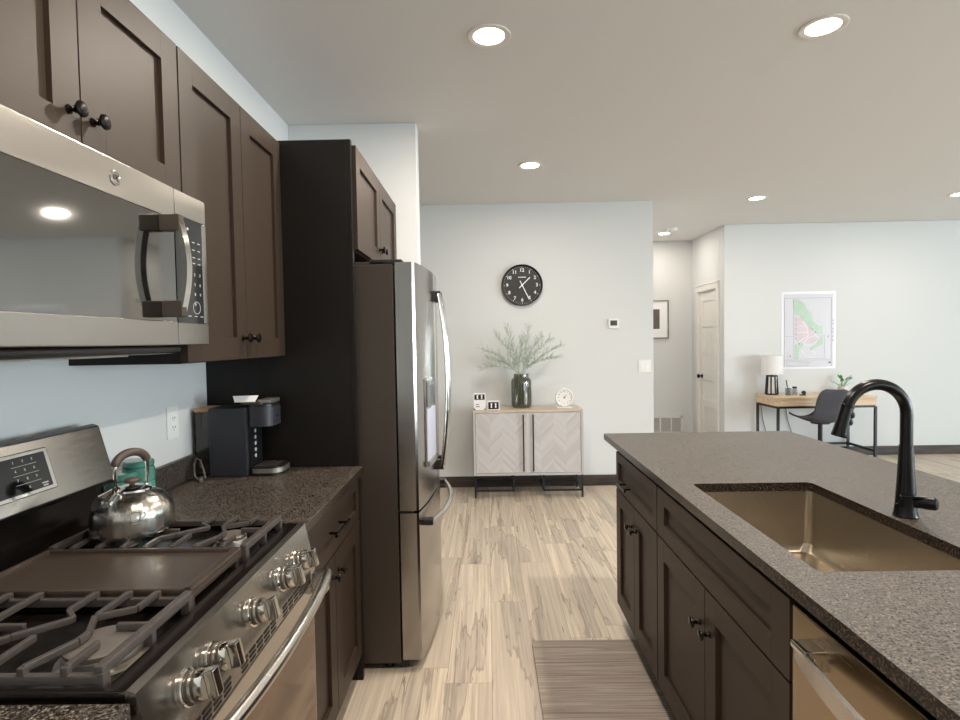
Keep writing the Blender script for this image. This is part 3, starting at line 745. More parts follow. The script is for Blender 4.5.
# ================================================================== island
IX, IS0, IS1 = .632, .626, 1.615
def island_cab(label, y0, y1):
    t = thing('base_cabinet', (.93, (y0+y1)/2, 0), label, 'cabinet')
    m = B(IX+.0205, 1.245, y0, y1, .10, .8835); m.box(IX+.085, 1.245, y0, y1, 0, .10)
    m.build('carcass', 'espresso_side', t); return t
t = thing('base_cabinet', (.93, 2.41, 0), 'island espresso cabinet with a drawer above two narrow doors', 'cabinet')
m = B(IX+.0205, 1.245, 2.074, 2.74, .10, .8835); m.box(IX+.085, 1.245, 2.074, 2.74, 0, .10); m.build('carcass', 'espresso_side', t)
dw = shaker(t, IX, -1, 2.078, 2.728, .692, .870, .045, 'drawer'); pull(dw, IX, -1, 2.45, 2.56, .75)
for a, b, ky in ((2.078, 2.4015, 2.368), (2.4055, 2.728, 2.438)):
    dd = shaker(t, IX, -1, a, b, .112, .685); knob(dd, IX, -1, ky, .592)
t = thing('base_cabinet', (.93, 1.6, 0), 'island espresso sink cabinet with a wide false drawer front', 'cabinet')
m = MB(); m.box(IX+.0205, IX+.04, 1.156, 2.073, .10, .8835).box(IX+.085, 1.245, 1.156, 2.073, 0, .12).box(1.225, 1.245, 1.156, 2.073, .12, .8835).box(IX+.04, 1.225, 1.156, 1.172, .12, .8835).box(IX+.04, 1.225, 2.055, 2.073, .12, .8835)
m.box(IX+.04, 1.225, 1.156, 2.073, .10, .12); m.build('carcass', 'espresso_side', t)
shaker(t, IX, -1, 1.159, 2.069, .692, .870, .077, 'false_drawer_front', rz=.055)
for a, b, ky in ((1.159, 1.6145, 1.65-.07), (1.6185, 2.069, 1.652)):
    dd = shaker(t, IX, -1, a, b, .112, .685); knob(dd, IX, -1, ky, .566)
B(1.246, 1.262, -.25, 2.74, 0, .883).build('island_back_panel', 'espresso', None)
tag(bpy.data.objects['island_back_panel'], 'espresso back panel closing the island on its seating side', 'cabinet panel')
t = thing('base_cabinet', (.93, .15, 0), 'espresso island cabinet on the near side of the dishwasher', 'cabinet')
m = B(IX+.0205, 1.245, -.25, .538, .10, .8835); m.box(IX+.085, 1.245, -.25, .538, 0, .10); m.build('carcass', 'espresso_side', t)
shaker(t, IX, -1, -.247, .535, .112, .870)
# dishwasher
dwt = thing('dishwasher', (.93, .845, 0), 'stainless dishwasher under the near end of the island', 'dishwasher')
B(IX+.03, 1.24, .546, 1.148, .10, .868).build('tub', 'slate', dwt)
dd = B(IX-.004, IX+.03, .546, 1.142, .115, .869, bev=.004).build('door', brushed('dishwasher_steel', '#a8977f', .25, (1, 1, 60)), dwt)
B(IX+.06, IX+.09, .55, 1.14, .005, .10).build('kick_plate', 'plastic_black', dwt)
pts = []; y0, y1 = .585, 1.075
prof = []
for i in range(21):
    u = i/20; prof.append((IX - .036 - .028*math.sin(PI*u)**.8, y0 + (y1-y0)*u))
m = MB().prism(prof + [(x+.011, y) for x, y in reversed(prof)], 'z', .792, .828); m.build('handle', 'steel_h', dd)
for y in (y0+.0, y1-.05): B(IX-.045, IX-.002, y, y+.05, .818, .832, bev=.003).box(IX-.02, IX-.002, y+.012, y+.038, .785, .82, bev=.003).build('handle_bracket', 'chrome', dd)
# countertop with sink cutout
def holed_slab(outer, inner, z0, z1):
    m = MB(); bm = m.bm
    for z in (z0, z1):
        vo = [bm.verts.new((x, y, z)) for x, y in outer]; vi = [bm.verts.new((x, y, z)) for x, y in inner]
        es = [bm.edges.new((l[i], l[(i+1) % len(l)])) for l in (vo, vi) for i in range(len(l))]
        bmesh.ops.triangle_fill(bm, edges=es, use_beauty=True)
        if z == z0: lo = (vo, vi)
        else: hi = (vo, vi)
    for a, b in zip(lo, hi):
        n = len(a)
        for i in range(n): bm.faces.new((a[i], a[(i+1) % n], b[(i+1) % n], b[i]))
    return m
SX0, SX1, SY0, SY1 = .712, 1.124, 1.192, 1.931
t = thing('countertop', (1.12, 1.37, .884), 'large dark granite island countertop holding the sink', 'countertop')
holed_slab(rrect(IS0, IS1, -.25, 2.99, .006, 2), rrect(SX0, SX1, SY0, SY1, .02, 5), .884, .914).build('slab', 'granite', t, ang=.4)
edges(bpy.data.objects['slab.002'])
# sink
sk = thing('sink', (.918, 1.56, .66), 'undermount stainless single bowl sink in the island', 'sink')
i0 = rrect(SX0-.006, SX1+.006, SY0-.006, SY1+.006, .024, 5); i1 = rrect(SX0+.002, SX1-.002, SY0+.002, SY1-.002, .026, 5); i2 = rrect(SX0+.02, SX1-.02, SY0+.02, SY1-.02, .03, 5)
o0 = rrect(SX0-.02, SX1+.02, SY0-.02, SY1+.02, .03, 5); o1 = rrect(SX0-.008, SX1+.008, SY0-.008, SY1+.008, .03, 5)
m = MB(); vs = lambda l, z: [(x, y, z) for x, y in l]
m.rings([vs(o0, .8835), vs(i0, .8835), vs(i1, .70), vs(i2, .676)], cap=False)
m.bm.verts.ensure_lookup_table(); n = len(i2); m.bm.faces.new(m.bm.verts[-n:])
n0 = len(m.bm.verts)
m.rings([vs(o0, .880), vs(o1, .86), vs(o1, .672)], cap=False); m.bm.verts.ensure_lookup_table(); m.bm.faces.new(m.bm.verts[-n:])
a = m.bm.verts[0:n]; b = m.bm.verts[n0:n0+n]
for i in range(n): m.bm.faces.new((a[i], a[(i+1) % n], b[(i+1) % n], b[i]))
m.build('basin', 'sink_steel', sk)
MB().lathe([(.042, .677), (.042, .679), (.03, .6795), (.028, .6775), (.004, .677)], (.95, 1.56, 0), n=28).build('drain', 'chrome', sk)
# faucet
fa = thing('faucet', (1.175, 1.555, .914), 'tall black gooseneck faucet with pull-down head by the sink', 'faucet')
FX, FY = 1.172, 1.555
MB().lathe([(.030, .914), (.031, .917), (.029, .922), (.0255, .95), (.0215, 1.02), (.0185, 1.085), (.0175, 1.115)], (FX, FY, 0), n=28).build('body', 'black_metal', fa)
cx, cz, rr = FX-.084, 1.203, .084
pts = [(FX, FY, 1.112), (FX, FY, 1.15), (FX, FY, 1.185)] + [(cx + rr*math.cos(a), FY, cz + rr*math.sin(a)) for a in [math.radians(165)*i/20 for i in range(21)]]
MB().tube(pts, .0155, 16).build('gooseneck', 'black_metal', fa)
e = Vector(pts[-1]); td = Vector((-.26, 0, -.966))
sh = MB().lathe([(.0158, -.002), (.0165, .004), (.0172, .03), (.0198, .072), (.021, .082), (.019, .086), (.006, .0865)], e, td, 22).build('spray_head', 'black_metal', fa)
for k in (.022, .042): MB().ball(e + td*k + Vector((.012, -.0125, 0)), .0075, (1, .7, 1.3)).build('spray_button', 'plastic_black', sh)
MB().lathe([(.0162, -.006), (.0175, -.005), (.0175, 0), (.0162, .001)], e, td, 22).build('ring', 'bronze', sh)
hd_ = Vector((.62, -.78, .10)).normalized(); hb = Vector((FX, FY, .956))
m = MB().lathe([(.015, 0), (.0155, .035), (.0175, .05), (.0175, .066), (.014, .071), (.003, .072)], hb, hd_, 18); lv = m.build('handle_hub', 'black_metal', fa)
m = MB().bar(hb + hd_*.045 + Vector((0, 0, .014)), hb + Vector((-.03, -.02, .022)), .014, .007, .003); m.tube([hb + Vector((-.02, -.012, .0)), hb + Vector((-.05, -.035, -.002))], .006, 10)
m.build('lever', 'black_metal', fa)

# floor mat
m = MB().prism(rrect(.190, .700, 1.05, 2.56, .02, 4), 'z', 0, .012)
tag(m.build('floor_mat', 'floor_mat'), 'long brown striped kitchen mat on the floor beside the island', 'mat')

# ================================================================== sideboard group
SY = 4.962
sb_ = thing('sideboard', (.362, 5.14, 0), 'whitewashed chevron two-door sideboard on black metal legs', 'sideboard')
x0, x1, yb = -.134, .858, 5.325
m = B(x0, x1, SY, yb, .775, .796, bev=.002); m.build('top', 'side_wood', sb_)
m = B(x0, x0+.02, SY, yb, .206, .775).box(x1-.02, x1, SY, yb, .206, .775).box(x0+.02, x1-.02, SY, yb, .206, .226).box(x0+.02, x1-.02, yb-.01, yb, .226, .775)
m.build('carcass', plain('pale_grey_cabinet', '#bdb9ba', .5, noise=.08, nscale=20), sb_)
xm = (x0+x1)/2
for a, b, hx in ((x0+.023, xm-.022, xm-.044), (xm+.022, x1-.023, xm+.044)):
    dd = B(a, b, SY+.004, SY+.022, .229, .772).build('door', 'chevron', sb_)
    hm = MB(); hm.box(hx-.006, hx+.006, SY-.022, SY-.012, .245, .755, bev=.001).box(hx-.006, hx+.006, SY-.014, SY+.005, .245, .257).box(hx-.006, hx+.006, SY-.014, SY+.005, .743, .755)
    hm.build('bar_handle', 'rail_black', dd)
B(xm-.021, xm+.021, SY+.002, SY+.022, .229, .772).build('center_stile', plain('center_stile_grey', '#cac6c7', .5), sb_)
for a, b in ((x0+.012, x0+.36), (x1-.36, x1-.012)):
    lg = MB(); s = .016
    out = a if a < .2 else b; inn = b if a < .2 else a
    for y in (SY+.01, yb-.02):
        lg.box(out-s/2, out+s/2, y-s/2, y+s/2, 0, .206)
        lg.box(inn-s/2, inn+s/2, y-s/2, y+s/2, .065, .206)
        lg.box(min(a, b), max(a, b), y-s/2, y+s/2, .058, .074)
    lg.box(out-s/2, out+s/2, SY+.01, yb-.02, .058, .074).box(inn-s/2, inn+s/2, SY+.01, yb-.02, .058, .074)
    lg.build('leg_frame', 'rail_black', sb_)
# vase
VX, VY = .318, 5.17
vs_ = tag(MB().lathe([(.055, .7965), (.08, .80), (.091, .815), (.094, .84), (.094, 1.035), (.09, 1.06), (.074, 1.078), (.070, 1.082), (.070, 1.108), (.0715, 1.11), (.067, 1.11), (.066, 1.08), (.072, 1.07), (.086, 1.055), (.09, 1.03), (.09, .84), (.075, .806), (.01, .803)], (VX, VY, 0), n=40, cap=False).build('vase', 'smoke_glass'), 'smoky grey-green glass vase on the sideboard', 'vase')
# sprigs
def sprig(i, tip):
    rnd = random.Random(40+i); m = MB(); base = Vector((VX + rnd.uniform(-.03, .03), VY + rnd.uniform(-.03, .03), .815)); neck = Vector((VX + rnd.uniform(-.03, .03), VY + rnd.uniform(-.02, .02), 1.105)); tip = Vector(tip)
    pts = []
    for k in range(13):
        u = k/12
        p = base*(1-u)**2 + (neck + Vector((0, 0, .06)))*2*u*(1-u) + tip*u*u if u > .0 else base
        pts.append(p)
    # keep inside the neck
    pts = [base, (base+neck)/2, neck] + [neck*(1-u)**2 + (neck + (tip-neck)*.35 + Vector((0, 0, .08)))*2*u*(1-u) + tip*u*u for u in [k/10 for k in range(1, 11)]]
    m.tube(pts, [.0028]*4 + [.0022]*4 + [.0016]*(len(pts)-8), 5)
    L = len(pts)
    for k in range(4, L):
        p = pts[k]; d = (pts[k]-pts[k-1]).normalized()
        for s in range(4):
            side = Vector((rnd.uniform(-1, 1), rnd.uniform(-.5, .5), rnd.uniform(-.2, .9))).normalized()
            ln = rnd.uniform(.05, .12) * (1.15 - .45*k/L); q = p + (d*.75 + side*.65).normalized()*ln
            if q.y > YC - .02: q.y = YC - .02
            mid = (p+q)/2 + Vector((0, 0, .006)); m.tube([p, mid, q], [.0014, .0013, .0007], 4)
            for t_ in range(5):
                f = (t_+1)/5.5; c = p.lerp(q, f); sd2 = Vector((rnd.uniform(-1, 1), rnd.uniform(-.4, .4), rnd.uniform(-1, 1))).normalized(); e2 = c + sd2*.016
                if e2.y < YC - .01: m.tube([c, c.lerp(e2, .5), e2], [.0008, .0016, .0004], 3)
    o = m.build('foliage_sprig', 'leaf_pale', origin=base)
    return tag(o, 'pale grey-green feathery sprig fanning out of the smoky glass vase', 'branch', 'sprigs in the glass vase')
for i, tp in enumerate([(-.02, 5.12, 1.34), (.02, 5.2, 1.25), (.10, 5.16, 1.47), (.19, 5.1, 1.52), (.39, 5.2, 1.535), (.33, 5.05, 1.43), (.50, 5.12, 1.45), (.58, 5.2, 1.42), (.68, 5.13, 1.36), (.62, 5.05, 1.26), (-.04, 5.05, 1.18)]): sprig(i, tp)
# photo blocks
def block(x0, x1, z0, z1, label, kind, y=5.0):
    t = thing('photo_block', ((x0+x1)/2, y+.03, z0), label, 'ornament')
    B(x0, x1, y, y+.06, z0, z1, bev=.002).build('block', 'white', t)
    if kind == 'pic':
        B(x0+.008, x1-.008, y-.0015, y+.002, z0+.008, z1-.008).build('print', 'bw_print', t)
        m = MB(); w_ = x1-x0; h_ = z1-z0
        for f in (.33, .68):
            cx_ = x0 + w_*f; m.ball((cx_, y-.0012, z0+h_*.68), w_*.085, (1, .1, 1), 10)
            m.plate([(-.07*w_, 0), (.07*w_, 0), (.045*w_, .34*h_), (-.045*w_, .34*h_)], (cx_, y-.0025, z0+h_*.26), (1, 0, 0), (0, 0, 1), -.0012)
        m.build('pale_figures', 'white', t)
    else:
        m = MB(); w_ = x1-x0
        m.box(x0+.02, x0+.055, y-.0015, y+.001, z0+.03, z0+.036).box(x0+.02, x0+.05, y-.0015, y+.001, z0+.05, z0+.056)
        m.plate([(0, 0), (.02, 0), (0, .02)], (x0+.002, y, z0+.002), (1, 0, 0), (0, 0, 1), -.0012).plate([(0, 0), (0, .02), (-.02, 0)], (x1-.002, y, z0+.002), (1, 0, 0), (0, 0, 1), -.0012)
        m.build('print_marks', 'ink_dark', t)
block(-.127, -.018, .797, .885, 'white block with faint marks, lower of the stacked pair on the sideboard', 'txt')
block(-.127, -.018, .8855, .948, 'black-and-white photo block, upper of the stacked pair on the sideboard', 'pic')
block(-.002, .108, .797, .878, 'single black-and-white photo block nearest the glass vase', 'pic')
# desk clock
dc = thing('desk_clock', (.705, 5.08, .797), 'small white round clock standing on the sideboard', 'clock')
m = B(.635, .775, 5.05, 5.12, .797, .806, bev=.003); m.build('base', 'white_plastic', dc)
B(.636, .645, 5.085, 5.10, .806, .86, bev=.002).build('stand', 'white_plastic', dc)
c = (.705, 5.10, .894)
bz = MB().lathe([(.078, 0), (.082, .008), (.082, .034), (.076, .040), (.070, .036), (.070, .03), (.004, .03)], c, (0, -1, 0), 36).build('case', 'white_plastic', dc)
Ry = Matrix(((1, 0, 0, 0), (0, 0, -1, 0), (0, 1, 0, 0), (0, 0, 0, 1)))   # text facing -Y
m = MB()
for h in range(12):
    a = PI/2 - h*PI/6; m.text(str(12 if h == 0 else h), .017, Matrix.Translation((c[0]+.055*math.cos(a), c[1]-.0302, c[2]+.055*math.sin(a))) @ Ry)
m.build('numerals', 'ink_dark', dc)
m = MB().bar((c[0], c[1]-.034, c[2]), (c[0]+.022, c[1]-.034, c[2]+.026), .006, .0015); m.bar((c[0], c[1]-.0355, c[2]), (c[0]-.004, c[1]-.0355, c[2]-.008), .008, .0015); m.lathe([(.007, .03), (.007, .038), (.001, .039)], c, (0, -1, 0), 14)
m.build('hands', 'ink_dark', dc)

# ================================================================== wall clock
wc = thing('wall_clock', (.35, YC, 1.955-.2), 'round black wall clock with white numerals above the sideboard', 'clock')
c = Vector((.35, YC-.001, 1.955)); R = .198
MB().lathe([(R*.98, 0), (R, .006), (R, .034), (R*.97, .042), (R*.93, .040), (R*.925, .022), (.004, .022)], c, (0, -1, 0), 64).build('case', plain('black_clock_case', '#121212', .25), wc)
MB().lathe([(R*.92, .0222), (R*.92, .0235), (.004, .0236)], c, (0, -1, 0), 64).build('face', 'clock_face', wc)
yf = c.y - .0238
m = MB()
for h in range(12):
    a = PI/2 - h*PI/6; m.text(str(12 if h == 0 else h), .045, Matrix.Translation((c.x+R*.72*math.cos(a), yf, c.z+R*.72*math.sin(a))) @ Ry, bold=.0012)
m.box(c.x-.038, c.x+.038, yf-.0006, yf, c.z+R*.365, c.z+R*.40)
m.build('numerals', 'white', wc)
m = MB()
for k in range(60):
    a = PI/2 - k*PI/30; r0, wd = (R*.84, .005) if k % 5 == 0 else (R*.865, .0018)
    m.bar((c.x+r0*math.cos(a), yf-.0002, c.z+r0*math.sin(a)), (c.x+R*.895*math.cos(a), yf-.0002, c.z+R*.895*math.sin(a)), wd, .0008, up=(0, 1, 0))
m.build('minute_track', 'white', wc)
m = MB()
for ang, l0, l1, wd, off in ((46, -.04, .105, .009, .004), (154, -.045, .152, .008, .006)):
    a = PI/2 - math.radians(ang); d = Vector((math.cos(a), 0, math.sin(a))); q = Vector((c.x, yf-off, c.z)); m.bar(q + d*l0, q + d*l1, wd, .0015, up=(0, 1, 0))
m.lathe([(.009, .023), (.009, .032), (.002, .033)], c, (0, -1, 0), 18)
m.build('hands', 'white', wc)
# thermostat, switch
t = thing('thermostat', (1.226, YC, 1.525), 'small square white thermostat with grey screen on the far wall', 'thermostat')
B(1.176, 1.276, YC-.022, YC, 1.525, 1.617, bev=.006).build('housing', 'white_plastic', t)
B(1.193, 1.258, YC-.0235, YC-.02, 1.552, 1.602).build('screen', 'grey_lcd', t)
m = MB(); m.box(1.20, 1.214, YC-.0245, YC-.0233, 1.57, 1.59).box(1.22, 1.234, YC-.0245, YC-.0233, 1.57, 1.59).box(1.20, 1.25, YC-.0245, YC-.0233, 1.558, 1.562); m.build('digits', 'ink_dark', t)
t = thing('light_switch', (1.523, YC, 1.094), 'white double rocker light switch at the far wall edge', 'light switch')
B(1.463, 1.584, YC-.007, YC, 1.094, 1.216, bev=.002).build('cover_plate', 'white_plastic', t)
for x in (1.50, 1.547): B(x-.017, x+.017, YC-.010, YC-.006, 1.121, 1.189, bev=.0015).build('rocker', 'white', t)

# ================================================================== hall
t = thing('picture_frame', (2.28, YH, 1.418), 'thin-framed matted picture on the hall end wall', 'picture')
x0, x1, z0, z1 = 2.075, 2.48, 1.418, 1.935
m = MB(); y = YH-.024
m.box(x0, x1, y, YH, z0, z0+.012).box(x0, x1, y, YH, z1-.012, z1).box(x0, x0+.012, y, YH, z0+.012, z1-.012).box(x1-.012, x1, y, YH, z0+.012, z1-.012); m.build('frame', 'frame_wood', t)
B(x0+.012, x1-.012, YH-.012, YH-.004, z0+.012, z1-.012).build('mount', 'white', t)
B(x0+.12, x1-.12, YH-.0135, YH-.011, z0+.13, z1-.12).build('print', 'picture_grey', t)
t = thing('air_vent', (2.36, YH, .0), 'white louvred return air vent low on hall end wall', 'vent')
x0, x1, z0, z1 = 2.06, 2.665, .115, .352
m = MB(); y = YH-.012
m.box(x0, x1, y, YH, z0, z0+.022).box(x0, x1, y, YH, z1-.022, z1).box(x0, x0+.022, y, YH, z0, z1).box(x1-.022, x1, y, YH, z0, z1)
for f in (.25, .5, .75): m.box(x0+(x1-x0)*f-.008, x0+(x1-x0)*f+.008, y, YH, z0, z1)
m.build('frame', 'white_trim', t)
m = MB(); z = z0+.028
while z < z1-.028: m.bar((x0+.02, YH-.007, z), (x1-.02, YH-.007, z), .009, .002, up=(0, -.6, .8)); z += .012
m.build('louvres', plain('vent_louvre', '#d9d5d3', .6), t)
B(x0+.01, x1-.01, YH-.002, YH, z0+.01, z1-.01).build('duct_back', plain('duct_grey', '#9a9492', .7), t)

# ================================================================== recessed ceiling lights
def can(x, y, label, group=None, power=7):
    t = thing('recessed_light', (x, y, CE-.006), label, 'ceiling light', group)
    MB().lathe([(.094, 0), (.094, .004), (.088, .0065), (.068, .003), (.066, -.0), (.066, .001)], (x, y, CE), (0, 0, -1), 36, cap=False).build('trim_ring', 'white_trim', t)
    MB().lathe([(.067, .0005), (.066, .0025), (.004, .0035)], (x, y, CE), (0, 0, -1), 32).build('diffuser', 'diffuser', t)
    l = bpy.data.lights.new('recessed_glow', 'AREA'); l.shape = 'DISK'; l.size = .13; l.energy = power; l.color = (1, .9, .78)
    o = bpy.data.objects.new('recessed_glow', l); C.objects.link(o); o.parent = t; o.location = (0, 0, -.006)
    return t
can(.032, 2.43, 'recessed ceiling light over the kitchen aisle, nearest the fridge wall', power=16)
can(1.456, 2.42, 'recessed ceiling light above the island end, largest at upper right', power=16)
can(.349, 4.21, 'recessed ceiling light just in front of the wall clock')
can(2.594, 5.34, 'recessed ceiling light in front of the desk wall, nearest the hall')
can(4.506, 5.34, 'recessed ceiling light cut by the right photo edge')
can(2.259, 7.047, 'recessed ceiling light in the hall', power=4)
can(.032, .62, 'recessed ceiling light above the near kitchen aisle', power=16)
can(1.456, .62, 'recessed ceiling light above the near island end', power=16)
t = thing('smoke_detector', (2.25, 6.72, CE-.035), 'small white smoke detector on the hall ceiling', 'smoke detector')
MB().lathe([(.06, 0), (.06, .02), (.05, .033), (.02, .036)], (2.25, 6.72, CE), (0, 0, -1), 26).build('cover', 'white_plastic', t)

# ================================================================== desk area
dk = thing('desk', (3.7, 6.27, 0), 'light oak writing desk with thin black metal legs', 'desk')
dx0, dx1, dy0, dy1 = 3.165, 4.245, 6.05, 6.535
B(dx0, dx1, dy0, dy1, .728, .752, bev=.002).build('top', 'desk_wood', dk)
m = B(dx0+.002, dx1-.002, dy0+.012, dy1-.004, .652, .728); m.build('apron', 'desk_wood', dk)
for a, b in ((dx0+.01, (dx0+dx1)/2-.003), ((dx0+dx1)/2+.003, dx1-.01)): B(a, b, dy0+.002, dy0+.014, .656, .724, bev=.001).build('drawer_front', 'desk_wood', dk)
s = .024
for x in (dx0+.012, dx1-.012):
    for y in (dy0+.014, dy1-.016): B(x-s/2, x+s/2, y-s/2, y+s/2, 0, .64).build('leg', 'rail_black', dk)
m = MB()
for x in (dx0+.012, dx1-.012): m.box(x-s/2, x+s/2, dy0+.03, dy1-.03, .628, .652).box(x-s/2, x+s/2, dy0+.03, dy1-.03, .14, .164)
for y in (dy0+.014, dy1-.016): m.box(dx0+.026, dx1-.026, y-s/2, y+s/2, .63, .652)
m.box(dx0+.026, dx1-.026, dy1-.016-s/2, dy1-.016+s/2, .14, .164)
m.build('stretcher_frame', 'rail_black', dk)
# lamp
lp = thing('table_lamp', (3.27, 6.38, .752), 'table lamp with white drum shade on the desk', 'lamp')
lx, ly = 3.27, 6.38
m = MB(); m.lathe([(.068, .752), (.068, .768)], (lx, ly, 0), n=24); m.build('foot', 'rail_black', lp)
m = MB().lathe([(.05, .768), (.05, .965)], (lx, ly, 0), n=20); m.build('inner_cylinder', 'white', lp)
m = MB()
for k in range(8):
    a = 2*PI*k/8 + .2; m.bar((lx+.064*math.cos(a), ly+.064*math.sin(a), .765), (lx+.052*math.cos(a), ly+.052*math.sin(a), .972), .012, .012)
m.lathe([(.058, .962), (.058, .976)], (lx, ly, 0), n=24); m.build('rod_cage', 'rail_black', lp)
m = MB().lathe([(.118, .99), (.118, 1.205), (.114, 1.205), (.114, .99)], (lx, ly, 0), n=40, cap=False)
m.rings([[(lx+.118*math.cos(t_), ly+.118*math.sin(t_), .99) for t_ in [2*PI*k/40 for k in range(40)]], [(lx+.114*math.cos(t_), ly+.114*math.sin(t_), .99) for t_ in [2*PI*k/40 for k in range(40)]]], cap=False)
m.build('lamp_shade', 'lampshade', lp)
m = MB().lathe([(.008, .97), (.008, 1.19)], (lx, ly, 0), n=10)
for k in range(3):
    a = 2*PI*k/3; m.tube([(lx, ly, 1.185), (lx+.114*math.cos(a), ly+.114*math.sin(a), 1.195)], .0025, 6)
m.build('shade_support', 'rail_black', lp)
# desk accessories
t = thing('pen_cup', (3.40, 6.27, .752), 'clear cup holding dark pens beside the desk lamp', 'pen holder')
MB().lathe([(.026, .752), (.03, .755), (.033, .835), (.030, .835), (.027, .757), (.004, .756)], (3.40, 6.27, 0), n=20, cap=False).build('cup', 'clear_glass', t)
tag(MB().tube([(3.405, 6.275, .758), (3.37, 6.26, .925)], .006, 8).build('pen', 'ink_dark'), 'thick dark pen leaning in the clear desk cup', 'pen')
t = thing('glass_jar', (3.475, 6.28, .752), 'small clear jar with black lid on the desk', 'jar')
MB().lathe([(.024, .752), (.027, .756), (.027, .82), (.02, .83)], (3.475, 6.28, 0), n=20).build('jar_body', 'clear_glass', t)
MB().lathe([(.022, .83), (.024, .832), (.024, .85), (.004, .852)], (3.475, 6.28, 0), n=20).build('jar_lid', 'rail_black', t)
t = thing('tape_dispenser', (3.54, 6.24, .752), 'small black tape dispenser on the desk near the chair', 'tape dispenser')
m = B(3.51, 3.575, 6.225, 6.255, .752, .765, bev=.003); m.build('base', 'plastic_black', t)
MB().lathe([(.022, 0), (.022, .018), (.012, .018), (.012, 0)], (3.555, 6.231, .785), (0, 1, 0), 20).build('reel', 'plastic_black', t)
# plant
t = thing('potted_plant', (4.10, 6.42, .752), 'small green leafy plant on the desk behind the chair', 'plant')
MB().lathe([(.032, .752), (.045, .757), (.05, .83), (.046, .832), (.044, .82), (.004, .818)], (4.10, 6.42, 0), n=22).build('pot', 'pot', t)
m = MB(); rnd = random.Random(5)
for k in range(15):
    a = rnd.uniform(0, 2*PI); el = rnd.uniform(.5, 1.3); ln = rnd.uniform(.07, .13); d = Vector((math.cos(a)*math.cos(el), math.sin(a)*math.cos(el), math.sin(el)))
    p0 = Vector((4.10, 6.42, .815)); p1 = p0 + d*ln; sd3 = d.cross(Vector((0, 0, 1))).normalized()
    m.tube([p0, p0.lerp(p1, .5), p1], .002, 5)
    q = p1; tipv = p1 + (d + Vector((0, 0, -.4))).normalized()*.05; nr = sd3.cross(d).normalized()*.002
    lf = [q, q.lerp(tipv, .35) + sd3*.018, q.lerp(tipv, .7) + sd3*.013, tipv, q.lerp(tipv, .7) - sd3*.013, q.lerp(tipv, .35) - sd3*.018]
    m.rings([[v for v in lf], [v + nr for v in lf]])
m.build('leaves', 'leaf_green', t)
# cords under the desk
tag(MB().tube([(3.22, 6.549, .745), (3.23, 6.549, .6), (3.25, 6.55, .45), (3.30, 6.55, .25), (3.40, 6.545, .12), (3.44, 6.541, .006)], .004, 7).build('power_cord', 'cord'), 'thin cord dangling beneath the lamp end of the desk', 'cord')
tag(MB().tube([(3.50, 6.549, .745), (3.51, 6.549, .64), (3.54, 6.55, .45), (3.60, 6.55, .25), (3.70, 6.545, .12), (3.74, 6.541, .006)], .004, 7).build('power_cord', 'cord'), 'thin cord dangling beneath the middle of the desk behind the chair', 'cord')

# chair: moulded swivel shell
ch = thing('desk_chair', (3.513, 5.86, 0), 'grey upholstered swivel shell chair pushed to the desk', 'chair')
cc = Vector((3.513, 5.86, 0)); fw = Vector((-.22, .975, 0)).normalized(); sdv = Vector((-fw.y, fw.x, 0))
prof = [(.245, .545), (.20, .548), (.10, .535), (.0, .522), (-.08, .522), (-.14, .545), (-.18, .60), (-.205, .68), (-.225, .76), (-.24, .835), (-.247, .875)]
def shell(u, v):
    k = u*(len(prof)-1); i = min(int(k), len(prof)-2); f = k-i
    a = prof[i][0]*(1-f) + prof[i+1][0]*f; z = prof[i][1]*(1-f) + prof[i+1][1]*f
    wdt = .20 + .035*math.sin(PI*min(1, u*1.1)); 
    if u > .75: wdt *= math.sqrt(max(.02, 1 - ((u-.75)/.29)**2))
    if u < .1: wdt *= .8 + 2*u
    s = (v-.5)*2; e_ = abs(s)**2.2
    back = max(0, (u-.45)/.55)
    a2 = a + e_*.075*back; z2 = z + e_*.05*(1-back)
    p = cc + fw*a2 + sdv*(s*wdt) + Vector((0, 0, z2))
    k0 = prof[i]; k1 = prof[i+1]; t_ = Vector((k1[0]-k0[0], k1[1]-k0[1])).normalized()
    nrm = fw*t_.y*1.0 + Vector((0, 0, -t_.x))
    return p, nrm
MB().sheet(shell, 24, 12, .018).build('seat_shell', 'black_felt', ch, ang=1.2)
m = MB().lathe([(.09, .495), (.09, .506)], cc, (0, 0, 1), 20); m.lathe([(.022, .10), (.022, .505)], cc, (0, 0, 1), 16); m.build('column', 'rail_black', ch)
m = MB()
for k in range(5):
    a = 2*PI*k/5 + .3; d = Vector((math.cos(a), math.sin(a), 0)); m.bar(cc + Vector((0, 0, .11)), cc + d*.26 + Vector((0, 0, .07)), .035, .028, .006)
m.build('star_base', 'rail_black', ch)
for k in range(5):
    a = 2*PI*k/5 + .3; d = Vector((math.cos(a), math.sin(a), 0)); q = cc + d*.25 + Vector((0, 0, .028)); ax = Vector((-d.y, d.x, 0))
    MB().lathe([(.022, -.018), (.028, -.014), (.028, .014), (.022, .018)], q, ax, 16).tube([q + Vector((0, 0, .02)), q + Vector((0, 0, .06))], .008, 8).build('caster', 'plastic_black', ch)

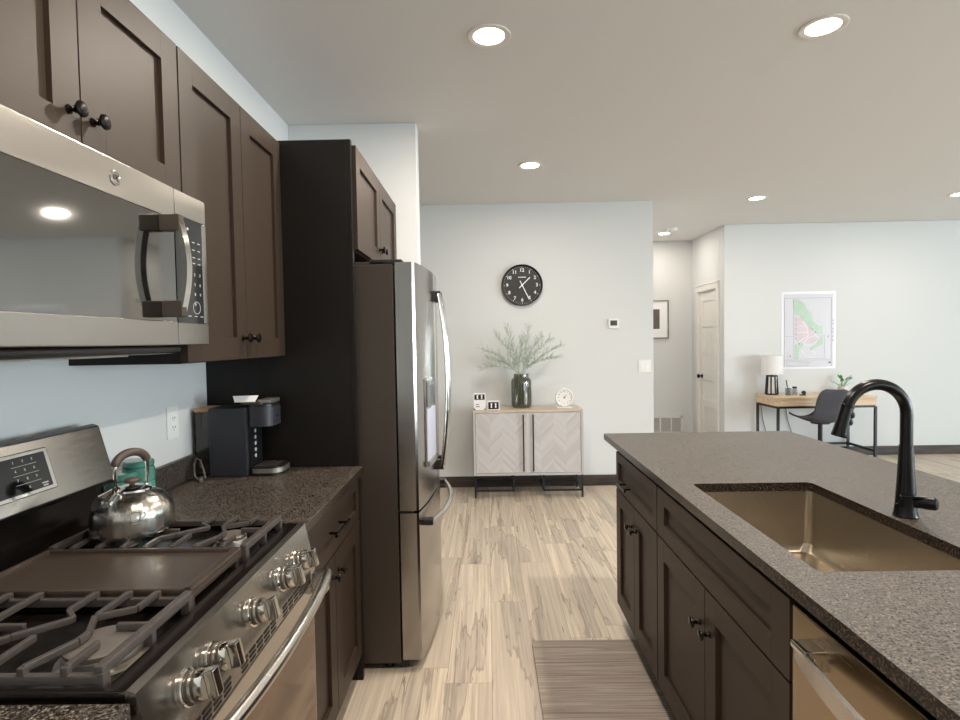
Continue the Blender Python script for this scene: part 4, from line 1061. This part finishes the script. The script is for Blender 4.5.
# poster
po = thing('map_poster', (3.785, YD, 1.033), 'site plan map poster in a clear sleeve above the desk', 'poster')
x0, x1, z0, z1 = 3.472, 4.106, 1.033, 1.942; y = YD
B(x0, x1, y-.004, y, z0, z1, bev=.001).build('sleeve', 'sleeve', po)
B(x0+.03, x1-.025, y-.006, y-.003, z0+.03, z1-.03).build('sheet', 'map_sheet', po)
W, Hh = x1-x0, z1-z0
def mp(px, py): return ((px-62)/(482-62)*W, (668-py)/(668-58)*Hh)      # picture plane of the poster, in its own units
def patch(m, pts, off): m.plate([mp(*p) for p in pts], (x0, y-.006-off, z0), (1, 0, 0), (0, 0, 1), .0006)
m = MB(); patch(m, [(150, 120), (185, 115), (235, 150), (265, 205), (300, 240), (305, 290), (345, 330), (382, 335), (380, 395), (330, 390), (285, 350), (250, 300), (200, 250), (165, 235)], .0006); patch(m, [(382, 400), (382, 475), (330, 500), (290, 525), (280, 505), (330, 470), (365, 420)], .0006); patch(m, [(165, 480), (215, 455), (235, 475), (200, 520), (195, 590), (165, 590)], .0006)
m.build('green_area', 'map_green', po)
m = MB(); patch(m, [(170, 255), (215, 265), (255, 310), (290, 355), (320, 395), (300, 430), (240, 450), (190, 455), (165, 420)], .0008); patch(m, [(240, 470), (260, 425), (330, 410), (345, 430), (300, 465)], .0014); m.build('pink_area', 'map_pink', po)
m = MB()
def line(pts, wd=.0025, off=.0022):
    pp = [Vector((x0 + mp(*p)[0], y-.006-off, z0 + mp(*p)[1])) for p in pts]
    for a, b in zip(pp[:-1], pp[1:]): m.bar(a, b, wd, .0006, up=(0, 1, 0))
line([(85, 110), (448, 110), (448, 650), (85, 650), (85, 110)]); line([(155, 125), (155, 590), (395, 590), (395, 400)], .0015); line([(85, 600), (448, 600)], .0015); line([(110, 540), (110, 595), (145, 595)], .0015)
line([(105, 610), (270, 610), (270, 640), (105, 640), (105, 610)], .0015); line([(190, 620), (300, 620)], .002); line([(85, 410), (155, 410)], .0015)
for zq in (295, 320, 360, 385, 420, 450): line([(462, zq), (462, zq-13)], .009)
line([(424, 408), (424, 420)], .008); line([(130, 560), (130, 575)], .01); line([(425, 620), (445, 620)], .02)
for q in (280, 320, 350, 395, 430): line([(168, q), (182, q)], .006)
line([(320, 375), (328, 383)], .01); line([(195, 465), (205, 473)], .01); line([(300, 350), (306, 356)], .009)
m.build('map_lines', 'map_ink', po)
m = MB(); line([(225, 290), (260, 350), (270, 410), (200, 450)], .006, .0016); line([(235, 478), (260, 430), (320, 405), (350, 420), (330, 460), (280, 485), (235, 478)], .006, .0018); line([(220, 520), (250, 570), (310, 580), (330, 540), (290, 530)], .006, .0016); line([(195, 330), (260, 330)], .005, .0016); line([(190, 380), (265, 380)], .005, .0016)
m.build('map_paths', 'map_path', po)
